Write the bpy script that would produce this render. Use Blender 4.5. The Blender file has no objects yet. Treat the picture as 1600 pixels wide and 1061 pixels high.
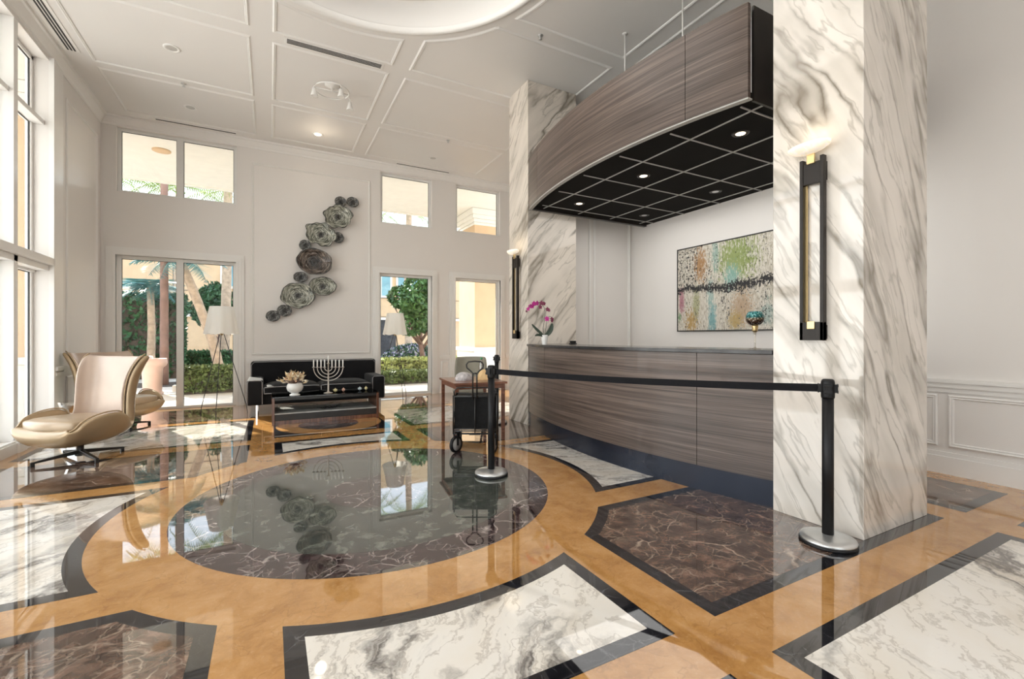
import bpy, bmesh, math, random
from mathutils import Vector, Matrix, Euler
from math import pi, sin, cos, sqrt, radians as R
random.seed(7)
scene = bpy.context.scene
COL = scene.collection

# ------------------------------------------------------------------ node helpers
class NT:
    def __init__(s, name):
        s.m = bpy.data.materials.new(name); s.m.use_nodes = True
        s.t = s.m.node_tree; s.t.nodes.clear()
        s.out = s.t.nodes.new('ShaderNodeOutputMaterial')
    def n(s, typ, **kw):
        nd = s.t.nodes.new(typ)
        for k, v in kw.items(): setattr(nd, k, v)
        return nd
    def l(s, a, b): s.t.links.new(a, b)
    def put(s, sock, v):
        if isinstance(v, bpy.types.NodeSocket): s.l(v, sock)
        else: sock.default_value = v
    def math(s, op, a, b=0.0, c=0.0, clamp=False):
        nd = s.n('ShaderNodeMath', operation=op); nd.use_clamp = clamp
        s.put(nd.inputs[0], a); s.put(nd.inputs[1], b); s.put(nd.inputs[2], c)
        return nd.outputs[0]
    def coord(s): return s.n('ShaderNodeTexCoord').outputs['Object']
    def dot(s, v, d):
        nd = s.n('ShaderNodeVectorMath', operation='DOT_PRODUCT'); s.l(v, nd.inputs[0]); nd.inputs[1].default_value = d
        return nd.outputs['Value']
    def comb(s, x, y, z):
        nd = s.n('ShaderNodeCombineXYZ'); s.put(nd.inputs[0], x); s.put(nd.inputs[1], y); s.put(nd.inputs[2], z); return nd.outputs[0]
    def sep(s, v):
        nd = s.n('ShaderNodeSeparateXYZ'); s.l(v, nd.inputs[0]); return nd.outputs
    def vadd(s, a, b):
        nd = s.n('ShaderNodeVectorMath', operation='ADD'); s.put(nd.inputs[0], a); s.put(nd.inputs[1], b); return nd.outputs[0]
    def vmul(s, a, b):
        nd = s.n('ShaderNodeVectorMath', operation='MULTIPLY'); s.put(nd.inputs[0], a); s.put(nd.inputs[1], b); return nd.outputs[0]
    def noise(s, vec, scale, detail=4, rough=.5, dist=0, col=False):
        nd = s.n('ShaderNodeTexNoise'); s.l(vec, nd.inputs['Vector'])
        nd.inputs['Scale'].default_value = scale; nd.inputs['Detail'].default_value = detail
        nd.inputs['Roughness'].default_value = rough; nd.inputs['Distortion'].default_value = dist
        return nd.outputs['Color' if col else 'Fac']
    def ridge(s, vec, scale, width, detail=4, rough=.5, dist=0, power=1.0):
        f = s.noise(vec, scale, detail, rough, dist)
        a = s.math('ABSOLUTE', s.math('SUBTRACT', f, .5))
        r = s.math('SUBTRACT', 1.0, s.math('DIVIDE', a, width), clamp=True)
        return s.math('POWER', r, power) if power != 1 else r
    def ramp(s, fac, stops, interp='LINEAR'):
        nd = s.n('ShaderNodeValToRGB'); nd.color_ramp.interpolation = interp
        e = nd.color_ramp.elements
        while len(e) < len(stops): e.new(.5)
        for i, (p, c) in enumerate(stops):
            e[i].position = p; e[i].color = (*c, 1) if len(c) == 3 else c
        s.put(nd.inputs[0], fac); return nd.outputs[0]
    def mix(s, fac, a, b, mode='MIX'):
        nd = s.n('ShaderNodeMix', data_type='RGBA', blend_type=mode)
        s.put(nd.inputs[0], fac)
        for sock, v in ((nd.inputs[6], a), (nd.inputs[7], b)):
            s.put(sock, (*v, 1) if isinstance(v, tuple) and len(v) == 3 else v)
        return nd.outputs[2]
    def bsdf(s, color, rough=.5, metal=0, spec=.5, coat=0, ior=None, bump=None, bstr=.1, emit=None, estr=0, sheen=0, bdist=.01):
        b = s.n('ShaderNodeBsdfPrincipled')
        s.put(b.inputs['Base Color'], (*color, 1) if isinstance(color, tuple) and len(color) == 3 else color)
        s.put(b.inputs['Roughness'], rough); s.put(b.inputs['Metallic'], metal)
        b.inputs['Specular IOR Level'].default_value = spec
        b.inputs['Coat Weight'].default_value = coat; b.inputs['Coat Roughness'].default_value = .02
        if sheen: b.inputs['Sheen Weight'].default_value = sheen
        if ior: b.inputs['IOR'].default_value = ior
        if emit: b.inputs['Emission Color'].default_value = (*emit, 1); b.inputs['Emission Strength'].default_value = estr
        if bump is not None:
            bp = s.n('ShaderNodeBump'); bp.inputs['Strength'].default_value = bstr; bp.inputs['Distance'].default_value = bdist
            s.l(bump, bp.inputs['Height']); s.l(bp.outputs[0], b.inputs['Normal'])
        s.l(b.outputs[0], s.out.inputs[0]); return b

def simple(name, color, rough=.5, metal=0, spec=.5, coat=0, var=.08, vscale=6, bstr=0.0, bscale=80, **kw):
    t = NT(name); v = t.coord(); f = t.noise(v, vscale, 3)
    d = tuple(c * (1 - var) for c in color); l = tuple(min(1, c * (1 + var)) for c in color)
    c = t.ramp(f, [(.3, d), (.7, l)])
    bump = t.noise(v, bscale, 2) if bstr else None
    t.bsdf(c, rough, metal, spec, coat, bump=bump, bstr=bstr, **kw); return t.m

M = {}
M['wall'] = simple('wall_paint', (.80, .765, .73), .38, var=.012, vscale=1.0)
M['ceil'] = simple('ceiling_paint', (.80, .775, .745), .5, var=.01, vscale=1.0)
M['trim'] = simple('trim_paint', (.84, .82, .79), .3, var=.01)
M['frame'] = simple('window_frame_paint', (.82, .81, .78), .35, var=.02)
M['gasket'] = simple('black_gasket', (.02, .02, .02), .5)
M['black_metal'] = simple('black_metal', (.018, .017, .016), .32, spec=.5)
M['black_plastic'] = simple('black_plastic', (.007, .007, .008), .42, spec=.3)
M['belt'] = simple('black_belt_webbing', (.006, .006, .008), .7, spec=.2, bstr=.3, bscale=300)
M['bronze'] = simple('dark_bronze', (.018, .013, .010), .38, metal=.1, spec=.35)
M['brass'] = simple('satin_brass', (.75, .56, .28), .3, metal=.9)
M['silver'] = simple('brushed_silver', (.62, .63, .63), .33, metal=.85)
M['chrome'] = simple('chrome', (.80, .79, .77), .08, metal=1)
M['leather'] = simple('champagne_leather', (.44, .32, .19), .25, metal=.25, var=.07, bstr=.12, bscale=180, coat=.15)
M['leather_in'] = simple('blush_leather', (.55, .43, .35), .28, metal=.15, var=.05, bstr=.12, bscale=180, coat=.15)
M['velvet'] = simple('black_velvet', (.006, .006, .007), .8, spec=.2, sheen=.1, var=.3)
M['piping'] = simple('grey_piping', (.30, .29, .29), .6)
M['shade'] = None
t = NT('white_pleated_shade'); b = t.bsdf((.90, .89, .86), .7); 
tr = t.n('ShaderNodeBsdfTranslucent'); tr.inputs[0].default_value = (.95, .93, .88, 1)
mx = t.n('ShaderNodeMixShader'); mx.inputs[0].default_value = .6
t.l(b.outputs[0], mx.inputs[1]); t.l(tr.outputs[0], mx.inputs[2]); t.l(mx.outputs[0], t.out.inputs[0]); M['shade'] = t.m
M['white_ceramic'] = simple('white_ceramic', (.85, .84, .81), .25, coat=.3)
M['petal'] = simple('dried_petal', (.80, .62, .36), .8, var=.25, vscale=40)
M['petal2'] = simple('dried_petal_pink', (.78, .50, .34), .8, var=.2, vscale=40)
M['petal3'] = simple('dried_petal_cream', (.90, .83, .66), .8, var=.1, vscale=40)
M['magenta'] = simple('orchid_magenta', (.50, .02, .25), .5, var=.25, vscale=60)
M['darkmagenta'] = simple('orchid_dark_petals', (.16, .01, .05), .5, var=.25, vscale=60)
M['darkgreen'] = simple('orchid_leaf', (.012, .03, .014), .35, var=.2)
M['candle'] = simple('candle_wax', (.85, .84, .80), .4)
M['pewter'] = simple('pewter_grey', (.50, .45, .40), .3, metal=.6)
M['redwood'] = None
def woodmat(name, c1, c2, axis, rough=.3, coat=.2, sc=(.7, .7, 26)):
    t = NT(name); v = t.coord()
    warp = t.noise(v, 1.1, 2, col=True)
    v2 = t.vadd(v, t.vmul(warp, (0.0, 0.0, .035) if axis == 'h' else (.03, .03, 0)))
    g = t.noise(t.vmul(v2, sc), 1.0, 6, .7)
    g2 = t.noise(t.vmul(v2, tuple(k * 4 for k in sc)), 1.0, 3, .6)
    big = t.noise(t.vmul(v, (.5, .5, 5.5) if axis == 'h' else (3, 3, .5)), 1.0, 2)
    f = t.math('ADD', t.math('MULTIPLY', g, .62), t.math('ADD', t.math('MULTIPLY', g2, .22), t.math('MULTIPLY', big, .26)))
    c = t.ramp(f, [(.40, c1), (.56, tuple((a + b) / 2 for a, b in zip(c1, c2))), (.68, c2)])
    t.bsdf(c, rough, coat=coat, bump=f, bstr=.15, bdist=.004); return t.m
M['wood'] = woodmat('smoked_eucalyptus_veneer', (.028, .019, .015), (.185, .138, .116), 'h', .32, .12, (.35, .35, 34))
M['redwood'] = woodmat('reddish_wood', (.09, .03, .016), (.26, .10, .055), 'h', .3, .3, (2, 2, 20))
M['brownwood'] = woodmat('brown_wood', (.06, .022, .012), (.20, .08, .04), 'v', .25, .4, (24, 24, 1))
M['kick'] = simple('dark_kick_metal', (.016, .021, .036), .22, metal=.4, var=.2, vscale=1.5)
M['tile_black'] = simple('black_ceiling_tile', (.009, .008, .007), .9, spec=.15, bstr=.3, bscale=200)
M['grid'] = simple('grey_grid_bar', (.42, .41, .39), .4)
M['counter'] = simple('black_counter_stone', (.025, .024, .026), .16, var=.3, vscale=8)
M['canopy_dark'] = simple('black_canopy_laminate', (.016, .012, .010), .35, var=.4, vscale=5)
M['rod'] = simple('white_rod', (.8, .78, .75), .4)
def emis(name, c, s):
    t = NT(name); e = t.n('ShaderNodeEmission'); e.inputs[0].default_value = (*c, 1); e.inputs[1].default_value = s
    t.l(e.outputs[0], t.out.inputs[0]); return t.m
M['bulb'] = emis('warm_lamp_face', (1, .80, .55), 5)
M['bulb_dim'] = simple('unlit_lamp_face', (.55, .53, .50), .4)
t = NT('glowing_glass'); f = t.noise(t.coord(), 22, 3, dist=1)
b = t.bsdf(t.ramp(f, [(.35, (.80, .74, .66)), (.65, (1, .97, .92))]), .25, emit=(1, .84, .62), estr=.35); M['glowglass'] = t.m

# --- glass (thin)
def glassmat(name, tint=(.97, .985, .98), gl=.07, rough=0.0):
    t = NT(name); tr = t.n('ShaderNodeBsdfTransparent'); tr.inputs[0].default_value = (*tint, 1)
    g = t.n('ShaderNodeBsdfGlossy'); g.inputs['Roughness'].default_value = rough
    mx = t.n('ShaderNodeMixShader')
    lw = t.n('ShaderNodeLayerWeight'); lw.inputs[0].default_value = .25
    t.l(t.math('ADD', t.math('MULTIPLY', lw.outputs['Fresnel'], .25), gl, clamp=True), mx.inputs[0])
    t.l(tr.outputs[0], mx.inputs[1]); t.l(g.outputs[0], mx.inputs[2]); t.l(mx.outputs[0], t.out.inputs[0]); return t.m
M['glass'] = glassmat('window_glass', gl=.02)
M['dark_glass'] = glassmat('smoked_table_glass', (.10, .12, .12), .10)
M['stem_glass'] = glassmat('clear_stem_glass', (.80, .76, .70), .18)

# --- smoked glass wall plates: swirled rings around the plate's own centre
def plate(name, c_dark, c_mid, c_light, cen):
    t = NT(name); v = t.coord()
    w = t.noise(v, 7, 3, col=True); v2 = t.vadd(v, t.vmul(t.vadd(w, (-.5, -.5, -.5)), (.10, 0, .10))); s = t.sep(v2); s0 = t.sep(v)
    r = t.math('SQRT', t.math('ADD', t.math('MULTIPLY', s[0], s[0]), t.math('MULTIPLY', s[2], s[2])))
    r0 = t.math('SQRT', t.math('ADD', t.math('MULTIPLY', s0[0], s0[0]), t.math('MULTIPLY', s0[2], s0[2])))
    ang = t.math('ARCTAN2', s0[0], s0[2])
    q = t.comb(t.math('MULTIPLY', r, 60.0), t.math('MULTIPLY', t.math('SINE', ang), 2.0), t.math('MULTIPLY', t.math('COSINE', ang), 2.0))
    rings = t.noise(q, .9, 4, .65)
    c = t.ramp(rings, [(.40, c_dark), (.50, c_mid), (.64, c_light)])
    core = t.math('SUBTRACT', 1.0, t.math('DIVIDE', r0, cen), clamp=True)
    c = t.mix(t.math('MULTIPLY', core, 1.5, clamp=True), c, (.012, .012, .012))
    t.bsdf(c, .16, coat=.3, bump=rings, bstr=.7, bdist=.008); return t.m
M['plate_green'] = plate('smoky_green_glass', (.05, .055, .04), (.24, .25, .205), (.60, .60, .52), .085)
M['plate_black'] = plate('smoky_black_glass', (.012, .012, .012), (.09, .09, .085), (.34, .34, .32), .06)
M['plate_brown'] = plate('smoky_brown_glass', (.012, .009, .007), (.075, .055, .045), (.30, .25, .21), .16)

# --- marbles
def dirbasis(d):
    d = Vector(d).normalized(); a = d.cross(Vector((.31, .2, .93))).normalized(); b = d.cross(a).normalized(); return d, a, b
def calacatta(name, direction, base=(.83, .80, .76), off=0.0, amt=1.0, sc=1.0, along=.16):
    t = NT(name); v = t.coord()
    v = t.vadd(v, (off, off * .7, off * .3))
    ss = t.sep(v); u_ = t.math('SUBTRACT', ss[0], ss[1]); dl = math.hypot(*direction); dx, dz = direction[0] / dl, direction[1] / dl
    warp = t.noise(v, 1.1, 3, .5, col=True); warp2 = t.noise(v, 5.0, 4, .6, col=True)
    q = t.comb(t.math('MULTIPLY', t.math('ADD', t.math('MULTIPLY', u_, dx), t.math('MULTIPLY', ss[2], dz)), along), t.math('ADD', t.math('MULTIPLY', u_, -dz), t.math('MULTIPLY', ss[2], dx)), 0.0)
    q = t.vadd(q, t.vadd(t.vmul(warp, (.10, .22, .0)), t.vmul(warp2, (.02, .045, .0))))
    cloud = t.noise(q, 3.0 * sc, 4, .6)
    big = t.ridge(q, 2.2 * sc, .040, 3, .5, power=1.5)
    wide = t.ridge(t.vadd(q, (3, 1, 2)), 1.7 * sc, .11, 3, .5, power=1.2)
    fine = t.ridge(t.vadd(q, (7, 5, 1)), 4.6 * sc, .022, 4, .55)
    mask = t.ramp(t.noise(v, 1.7 * sc, 3), [(.36, (.15, .15, .15)), (.58, (1, 1, 1))])
    c = t.ramp(cloud, [(.36, tuple(x * .86 for x in base)), (.52, base), (.75, tuple(min(1, x * 1.06) for x in base))])
    c = t.mix(t.math('MULTIPLY', t.math('MULTIPLY', wide, mask), .38 * amt), c, (.44, .40, .34))
    c = t.mix(t.math('MULTIPLY', t.math('MULTIPLY', big, mask), .80 * amt), c, (.20, .17, .13))
    c = t.mix(t.math('MULTIPLY', fine, .42 * amt), c, (.30, .265, .22))
    t.bsdf(c, .06, spec=.55, coat=.3); return t.m
M['pillar_near'] = calacatta('calacatta_marble_near', (1, -1.75), off=.4, base=(.79, .735, .67), sc=1.15, amt=1.2)
M['pillar_far'] = calacatta('calacatta_marble_far', (1, 1.15), off=2.3, base=(.74, .67, .59), sc=1.15, amt=1.2)
FL = dict(rough=.025, spec=.85, coat=.5)
def arabescato(name, direction, sc=1.0):
    t = NT(name); v = t.coord(); d, a, b = dirbasis(direction)
    q = t.comb(t.math('MULTIPLY', t.dot(v, d), .45), t.dot(v, a), t.dot(v, b))
    warp = t.noise(v, 2.4, 5, .6, col=True); q = t.vadd(q, t.vmul(warp, (.34, .34, .1)))
    big = t.ridge(q, 2.6 * sc, .070, 6, .62, power=1.2)
    fine = t.ridge(q, 6.5 * sc, .03, 5, .6)
    mask = t.ramp(t.noise(q, 2.0 * sc, 3), [(.44, (0, 0, 0)), (.60, (1, 1, 1))])
    blot = t.ramp(t.noise(q, 3.6 * sc, 7, .68), [(.60, (0, 0, 0)), (.68, (1, 1, 1))])
    c = t.ramp(t.noise(q, 3, 4), [(.30, (.66, .58, .48)), (.46, (.84, .79, .71)), (.7, (.88, .85, .80))])
    c = t.mix(t.math('MULTIPLY', fine, .45), c, (.30, .25, .20))
    c = t.mix(t.math('MULTIPLY', t.math('MULTIPLY', big, mask), .95), c, (.10, .088, .082))
    c = t.mix(t.math('MULTIPLY', blot, .75), c, (.10, .09, .09))
    t.bsdf(c, **FL); return t.m
M['arab'] = arabescato('arabescato_marble', (1, 1.2, 0))
M['arab2'] = arabescato('arabescato_marble_fine', (1, -.5, 0), 1.5)
def emperador(name, base, dark, vein, vs=1.0, va=.8):
    t = NT(name); v = t.coord()
    warp = t.noise(v, 3.2, 4, .55, col=True); w2 = t.noise(v, 16, 3, .6, col=True)
    q = t.vadd(v, t.vadd(t.vmul(warp, (.22, .22, 0)), t.vmul(w2, (.035, .035, 0))))
    cl = t.noise(t.vmul(q, (1.0, 1.5, 1)), 8 * vs, 9, .72)
    c = t.ramp(cl, [(.36, dark), (.50, base), (.58, tuple(x * 1.5 for x in base)), (.68, tuple(x * 2.8 for x in base))])
    def crack(scale, width, seed):
        vo = t.n('ShaderNodeTexVoronoi', feature='DISTANCE_TO_EDGE'); vo.inputs['Scale'].default_value = scale; t.l(t.vadd(q, seed), vo.inputs['Vector'])
        return t.math('POWER', t.math('SUBTRACT', 1.0, t.math('DIVIDE', vo.outputs['Distance'], width), clamp=True), 1.3)
    m1 = t.ramp(t.noise(v, 4, 3), [(.45, (0, 0, 0)), (.62, (1, 1, 1))]); m2 = t.ramp(t.noise(t.vadd(v, (4, 4, 0)), 7, 3), [(.42, (0, 0, 0)), (.60, (1, 1, 1))])
    c = t.mix(t.math('MULTIPLY', t.math('MULTIPLY', crack(2.6 * vs, .022, (1, 2, 0)), m1), va), c, vein)
    c = t.mix(t.math('MULTIPLY', t.math('MULTIPLY', crack(7.5 * vs, .040, (5, 3, 0)), m2), va * .65), c, vein)
    c = t.mix(t.math('MULTIPLY', t.math('MULTIPLY', crack(16 * vs, .06, (9, 3, 0)), m2), va * .30), c, vein)
    t.bsdf(c, **FL); return t.m
M['emperador'] = emperador('emperador_marble', (.105, .062, .044), (.026, .014, .011), (.60, .47, .36), 1.0, .75)
M['rosso'] = emperador('levanto_marble', (.042, .024, .024), (.014, .009, .010), (.60, .52, .48), 1.2, .9)
M['nero'] = emperador('nero_marquina_marble', (.010, .010, .013), (.006, .006, .008), (.38, .38, .40), 1.6, .20)
t = NT('verde_marble'); v = t.coord(); q = t.vadd(v, t.vmul(t.noise(v, 5, 5, .6, col=True), (.25, .25, 0)))
c = t.ramp(t.noise(q, 9, 8, .7), [(.35, (.035, .040, .036)), (.52, (.075, .082, .070)), (.66, (.19, .20, .17))])
t.bsdf(c, **FL); M['verde'] = t.m
t = NT('golden_marble'); v = t.coord(); q = t.vadd(v, t.vmul(t.noise(v, 3, 4, .6, col=True), (.25, .25, 0)))
c = t.ramp(t.noise(q, 5, 9, .72), [(.30, (.36, .165, .048)), (.50, (.52, .265, .085)), (.70, (.62, .35, .14))])
sp = t.ramp(t.noise(v, 55, 3), [(.60, (0, 0, 0)), (.72, (1, 1, 1))])
c = t.mix(t.math('MULTIPLY', sp, .22), c, (.75, .52, .28))
vv = t.ridge(q, 3.0, .006, 4)
c = t.mix(t.math('MULTIPLY', vv, .35), c, (.25, .11, .035))
t.bsdf(c, **FL); M['gold'] = t.m

# --- exterior
M['stucco'] = simple('beige_stucco', (.70, .49, .30), .9, var=.05, vscale=3, bstr=.2, bscale=90)
M['stucco_white'] = simple('white_stucco', (.86, .82, .74), .8, var=.03)
M['pave'] = simple('pale_paving', (.72, .66, .60), .8, var=.08, vscale=2)
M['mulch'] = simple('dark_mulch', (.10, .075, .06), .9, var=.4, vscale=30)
M['leafA'] = simple('hedge_leaf', (.15, .20, .065), .5, var=.5, vscale=2.5)
M['leafB'] = simple('dark_hedge_leaf', (.035, .12, .045), .5, var=.5, vscale=2.5)
M['leafC'] = simple('tree_leaf', (.075, .17, .045), .45, var=.5, vscale=3)
M['leafD'] = simple('pale_hedge_leaf', (.42, .46, .16), .5, var=.4, vscale=3)
M['palmleaf'] = simple('palm_leaf', (.34, .46, .12), .45, var=.4, vscale=2)
M['palmblue'] = simple('blue_green_palm_leaf', (.12, .30, .30), .45, var=.4, vscale=2)
M['bark'] = simple('palm_bark', (.50, .38, .28), .9, var=.25, vscale=8, bstr=.5, bscale=20)
M['bark_dark'] = simple('reddish_bark', (.26, .16, .13), .9, var=.2, vscale=5)
M['flower'] = simple('violet_flower', (.45, .38, .62), .6, var=.3, vscale=5)
M['flower_white'] = simple('white_flower', (.85, .82, .84), .6)
M['pot'] = simple('terracotta_blush', (.74, .50, .42), .6, var=.05)
M['pane_blue'] = simple('bluish_window_pane', (.20, .40, .46), .15, var=.2, vscale=1)
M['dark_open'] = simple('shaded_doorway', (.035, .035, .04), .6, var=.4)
M['rooftile'] = simple('lamp_globe_white', (.9, .88, .85), .4)

# ------------------------------------------------------------------ mesh helpers
class MB:
    def __init__(s): s.v = []; s.f = []; s.mi = []; s.cur = 0; s.sm = []
    def add(s, vs, fs, smooth=False):
        o = len(s.v); s.v += [tuple(p) for p in vs]
        for f in fs: s.f.append([i + o for i in f]); s.mi.append(s.cur); s.sm.append(smooth)
        return s
    def box(s, x0, x1, y0, y1, z0, z1, mat=None):
        P = [(x, y, z) for z in (z0, z1) for y in (y0, y1) for x in (x0, x1)]
        if mat is not None: P = [mat @ Vector(p) for p in P]
        return s.add(P, [(0, 2, 3, 1), (4, 5, 7, 6), (0, 1, 5, 4), (2, 6, 7, 3), (0, 4, 6, 2), (1, 3, 7, 5)])
    def quad(s, a, b, c, d): return s.add([a, b, c, d], [(0, 1, 2, 3)])
    def tube(s, pts, r, n=8, closed=False, caps=True):
        pts = [Vector(p) for p in pts]; m = len(pts); rs = r if isinstance(r, (list, tuple)) else [r] * m
        vs = []; fs = []; prev = None
        for i, p in enumerate(pts):
            a = pts[(i - 1) % m] if (i > 0 or closed) else p; b = pts[(i + 1) % m] if (i < m - 1 or closed) else p
            tg = (b - a).normalized()
            if prev is None:
                ref = Vector((0, 0, 1)) if abs(tg.z) < .9 else Vector((1, 0, 0)); u = tg.cross(ref).normalized()
            else: u = (prev - tg * prev.dot(tg)).normalized()
            prev = u; w = tg.cross(u)
            for k in range(n):
                an = 2 * pi * k / n; vs.append(p + (u * cos(an) + w * sin(an)) * rs[i])
        rng = m if closed else m - 1
        for i in range(rng):
            for k in range(n):
                a = i * n + k; b = i * n + (k + 1) % n; c = ((i + 1) % m) * n + (k + 1) % n; d = ((i + 1) % m) * n + k
                fs.append((a, b, c, d))
        if caps and not closed:
            fs.append(tuple(range(n - 1, -1, -1))); fs.append(tuple((m - 1) * n + k for k in range(n)))
        return s.add(vs, fs, True)
    def lathe(s, prof, c=(0, 0, 0), n=32, smooth=True, axis='z', caps=True):
        vs = []; fs = []; c = Vector(c)
        for (r, z) in prof:
            for k in range(n):
                a = 2 * pi * k / n
                p = (r * cos(a), r * sin(a), z) if axis == 'z' else ((z, r * cos(a), r * sin(a)) if axis == 'x' else (r * sin(a), z, r * cos(a)))
                vs.append(c + Vector(p))
        for i in range(len(prof) - 1):
            for k in range(n):
                fs.append((i * n + k, i * n + (k + 1) % n, (i + 1) * n + (k + 1) % n, (i + 1) * n + k))
        if caps:
            fs.append(tuple(range(n - 1, -1, -1))); fs.append(tuple((len(prof) - 1) * n + k for k in range(n)))
        return s.add(vs, fs, smooth)
    def prism(s, poly, z0, z1):
        n = len(poly); vs = [(x, y, z0) for x, y in poly] + [(x, y, z1) for x, y in poly]
        fs = [tuple(range(n - 1, -1, -1)), tuple(range(n, 2 * n))] + [(i, (i + 1) % n, n + (i + 1) % n, n + i) for i in range(n)]
        return s.add(vs, fs)
    def flat(s, poly, z):
        return s.add([(x, y, z) for x, y in poly], [tuple(range(len(poly)))])
    def build(s, name, mat, parent=None, bevel=0, seg=2, loc=None, subsurf=0, solid=0, autosm=False):
        me = bpy.data.meshes.new(name); me.from_pydata(s.v, [], s.f)
        mats = mat if isinstance(mat, list) else [mat]
        for m_ in mats: me.materials.append(m_)
        for p, mi, sm in zip(me.polygons, s.mi, s.sm): p.material_index = mi; p.use_smooth = sm
        me.update()
        bm = bmesh.new(); bm.from_mesh(me); bmesh.ops.recalc_face_normals(bm, faces=bm.faces) if not getattr(s, 'raw', False) else None
        bm.to_mesh(me); bm.free()
        o = bpy.data.objects.new(name, me); COL.objects.link(o)
        if parent: o.parent = parent
        if loc: o.location = loc
        if solid: md = o.modifiers.new('s', 'SOLIDIFY'); md.thickness = solid; md.offset = -1
        if bevel:
            md = o.modifiers.new('b', 'BEVEL'); md.width = bevel; md.segments = seg; md.limit_method = 'ANGLE'; md.angle_limit = R(40)
        if subsurf:
            md = o.modifiers.new('ss', 'SUBSURF'); md.levels = subsurf; md.render_levels = subsurf
        return o
def tag(o, label, cat, group=None, kind=None):
    if label: o['label'] = label
    if cat: o['category'] = cat
    if group: o['group'] = group
    if kind: o['kind'] = kind
    return o
def thing(name, label, cat, loc=(0, 0, 0), rz=0, group=None):
    o = bpy.data.objects.new(name, None); o.empty_display_size = .1; COL.objects.link(o)
    o.location = loc; o.rotation_euler = (0, 0, rz); return tag(o, label, cat, group)
def struct(mb, name, mat, label, cat, parent=None, **kw):
    o = mb.build(name, mat, parent, **kw)
    if parent is None: o['kind'] = 'structure'; tag(o, label, cat)
    return o
def sempty(name, label, cat, loc=(0, 0, 0)):
    o = thing(name, label, cat, loc); o['kind'] = 'structure'; return o
def copy_tree(o, parent=None):
    c = o.copy(); COL.objects.link(c)
    if parent: c.parent = parent
    for ch in list(o.children): copy_tree(ch, c)
    return c
def rows(P, smooth=True, closeu=False):   # grid of points -> MB
    m = MB(); nr = len(P); nc = len(P[0]); vs = [p for r in P for p in r]; fs = []
    for i in range(nr - 1):
        for j in range(nc - 1): fs.append((i * nc + j, i * nc + j + 1, (i + 1) * nc + j + 1, (i + 1) * nc + j))
    m.add(vs, fs, smooth); return m

# ------------------------------------------------------------------ dimensions
XL, XR, YB, YR, ZC = -2.44, 5.47, 9.745, -4.0, 4.91
CX, CY = .79, 3.81
CAMH = 1.25

# ------------------------------------------------------------------ floor
def arc(r, a0, a1, n=48, cx=CX, cy=CY): return [(cx + r * cos(a0 + (a1 - a0) * i / n), cy + r * sin(a0 + (a1 - a0) * i / n)) for i in range(n + 1)]
def clip_rect_out(x0, x1, y0, y1, r, n=60):
    """rectangle minus the disc around the medallion centre, as a strip of small quads merged row by row"""
    return x0, x1, y0, y1, r
fl = MB()
mats = [M['gold'], M['nero'], M['arab'], M['emperador'], M['verde'], M['rosso'], M['arab2']]
fl.cur = 0; fl.flat([(XL - .2, YR), (XR + .1, YR), (XR + .1, YB + .12), (XL - .2, YB + .12)], 0)
Z1, Z2 = .0004, .0008
def panel(x0, x1, y0, y1, inner, b=.08):
    fl.cur = 1; fl.flat([(x0, y0), (x1, y0), (x1, y1), (x0, y1)], Z1)
    fl.cur = inner; fl.flat([(x0 + b, y0 + b), (x1 - b, y0 + b), (x1 - b, y1 - b), (x0 + b, y1 - b)], Z2)
def arcpanel_y(x0, x1, yo, r, inner, sign, b=.08):
    """panel bounded by x0,x1, the straight edge y=yo and the arc of radius r (sign -1: below centre)"""
    def ring(xa, xb, ye, rr, z, mi):
        n = 30; pts = [(xa + (xb - xa) * i / n) for i in range(n + 1)]
        up = [(x, CY + sign * sqrt(rr * rr - (x - CX) ** 2)) for x in pts]
        fl.cur = mi; fl.flat([(xa, ye)] + up + [(xb, ye)], z)
    ring(x0, x1, yo, r, Z1, 1); ring(x0 + b, x1 - b, yo - sign * b, r + b, Z2, inner)
def arcpanel_x(y0, y1, xo, r, inner, sign, b=.08):
    def ring(ya, yb, xe, rr, z, mi):
        n = 30; pts = [(ya + (yb - ya) * i / n) for i in range(n + 1)]
        up = [(CX + sign * sqrt(rr * rr - (y - CY) ** 2), y) for y in pts]
        fl.cur = mi; fl.flat([(xe, ya)] + up + [(xe, yb)], z)
    ring(y0, y1, xo, r, Z1, 1); ring(y0 + b, y1 - b, xo - sign * b, r + b, Z2, inner)
RG = 1.77
X0, X1, X2, X3 = -.20, .05, 1.51, 1.76
arcpanel_y(X1, X2, 1.37, RG, 2, -1)
arcpanel_y(X1, X2, 6.09, RG, 6, 1)
arcpanel_x(2.92, 4.70, -2.30, RG, 2, -1)
arcpanel_x(2.92, 4.70, 4.12, RG, 6, 1)
def corner(x_in, x_out, y_in, y_out, inner, b=.08):
    """brown panel whose inner corner is cut by the gold ring"""
    sx = 1 if x_out > x_in else -1; sy = 1 if y_out > y_in else -1
    def poly(xi, xo, yi, yo, r):
        ya = CY + sy * sqrt(r * r - (xi - CX) ** 2); xa = CX + sx * sqrt(r * r - (yi - CY) ** 2)
        pts = []
        a0 = math.atan2(ya - CY, xi - CX); a1 = math.atan2(yi - CY, xa - CX)
        if a1 - a0 > pi: a1 -= 2 * pi
        if a0 - a1 > pi: a1 += 2 * pi
        pts = [(CX + r * cos(a0 + (a1 - a0) * k / 12), CY + r * sin(a0 + (a1 - a0) * k / 12)) for k in range(13)]
        return pts + [(xo, yi), (xo, yo), (xi, yo)]
    fl.cur = 1; fl.flat(poly(x_in, x_out, y_in, y_out, RG), Z1)
    fl.cur = inner; fl.flat(poly(x_in + sx * b, x_out - sx * b, y_in + sy * b, y_out - sy * b, RG + b), Z2)
corner(X3, 4.12, 2.66, 1.37, 3)
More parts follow.
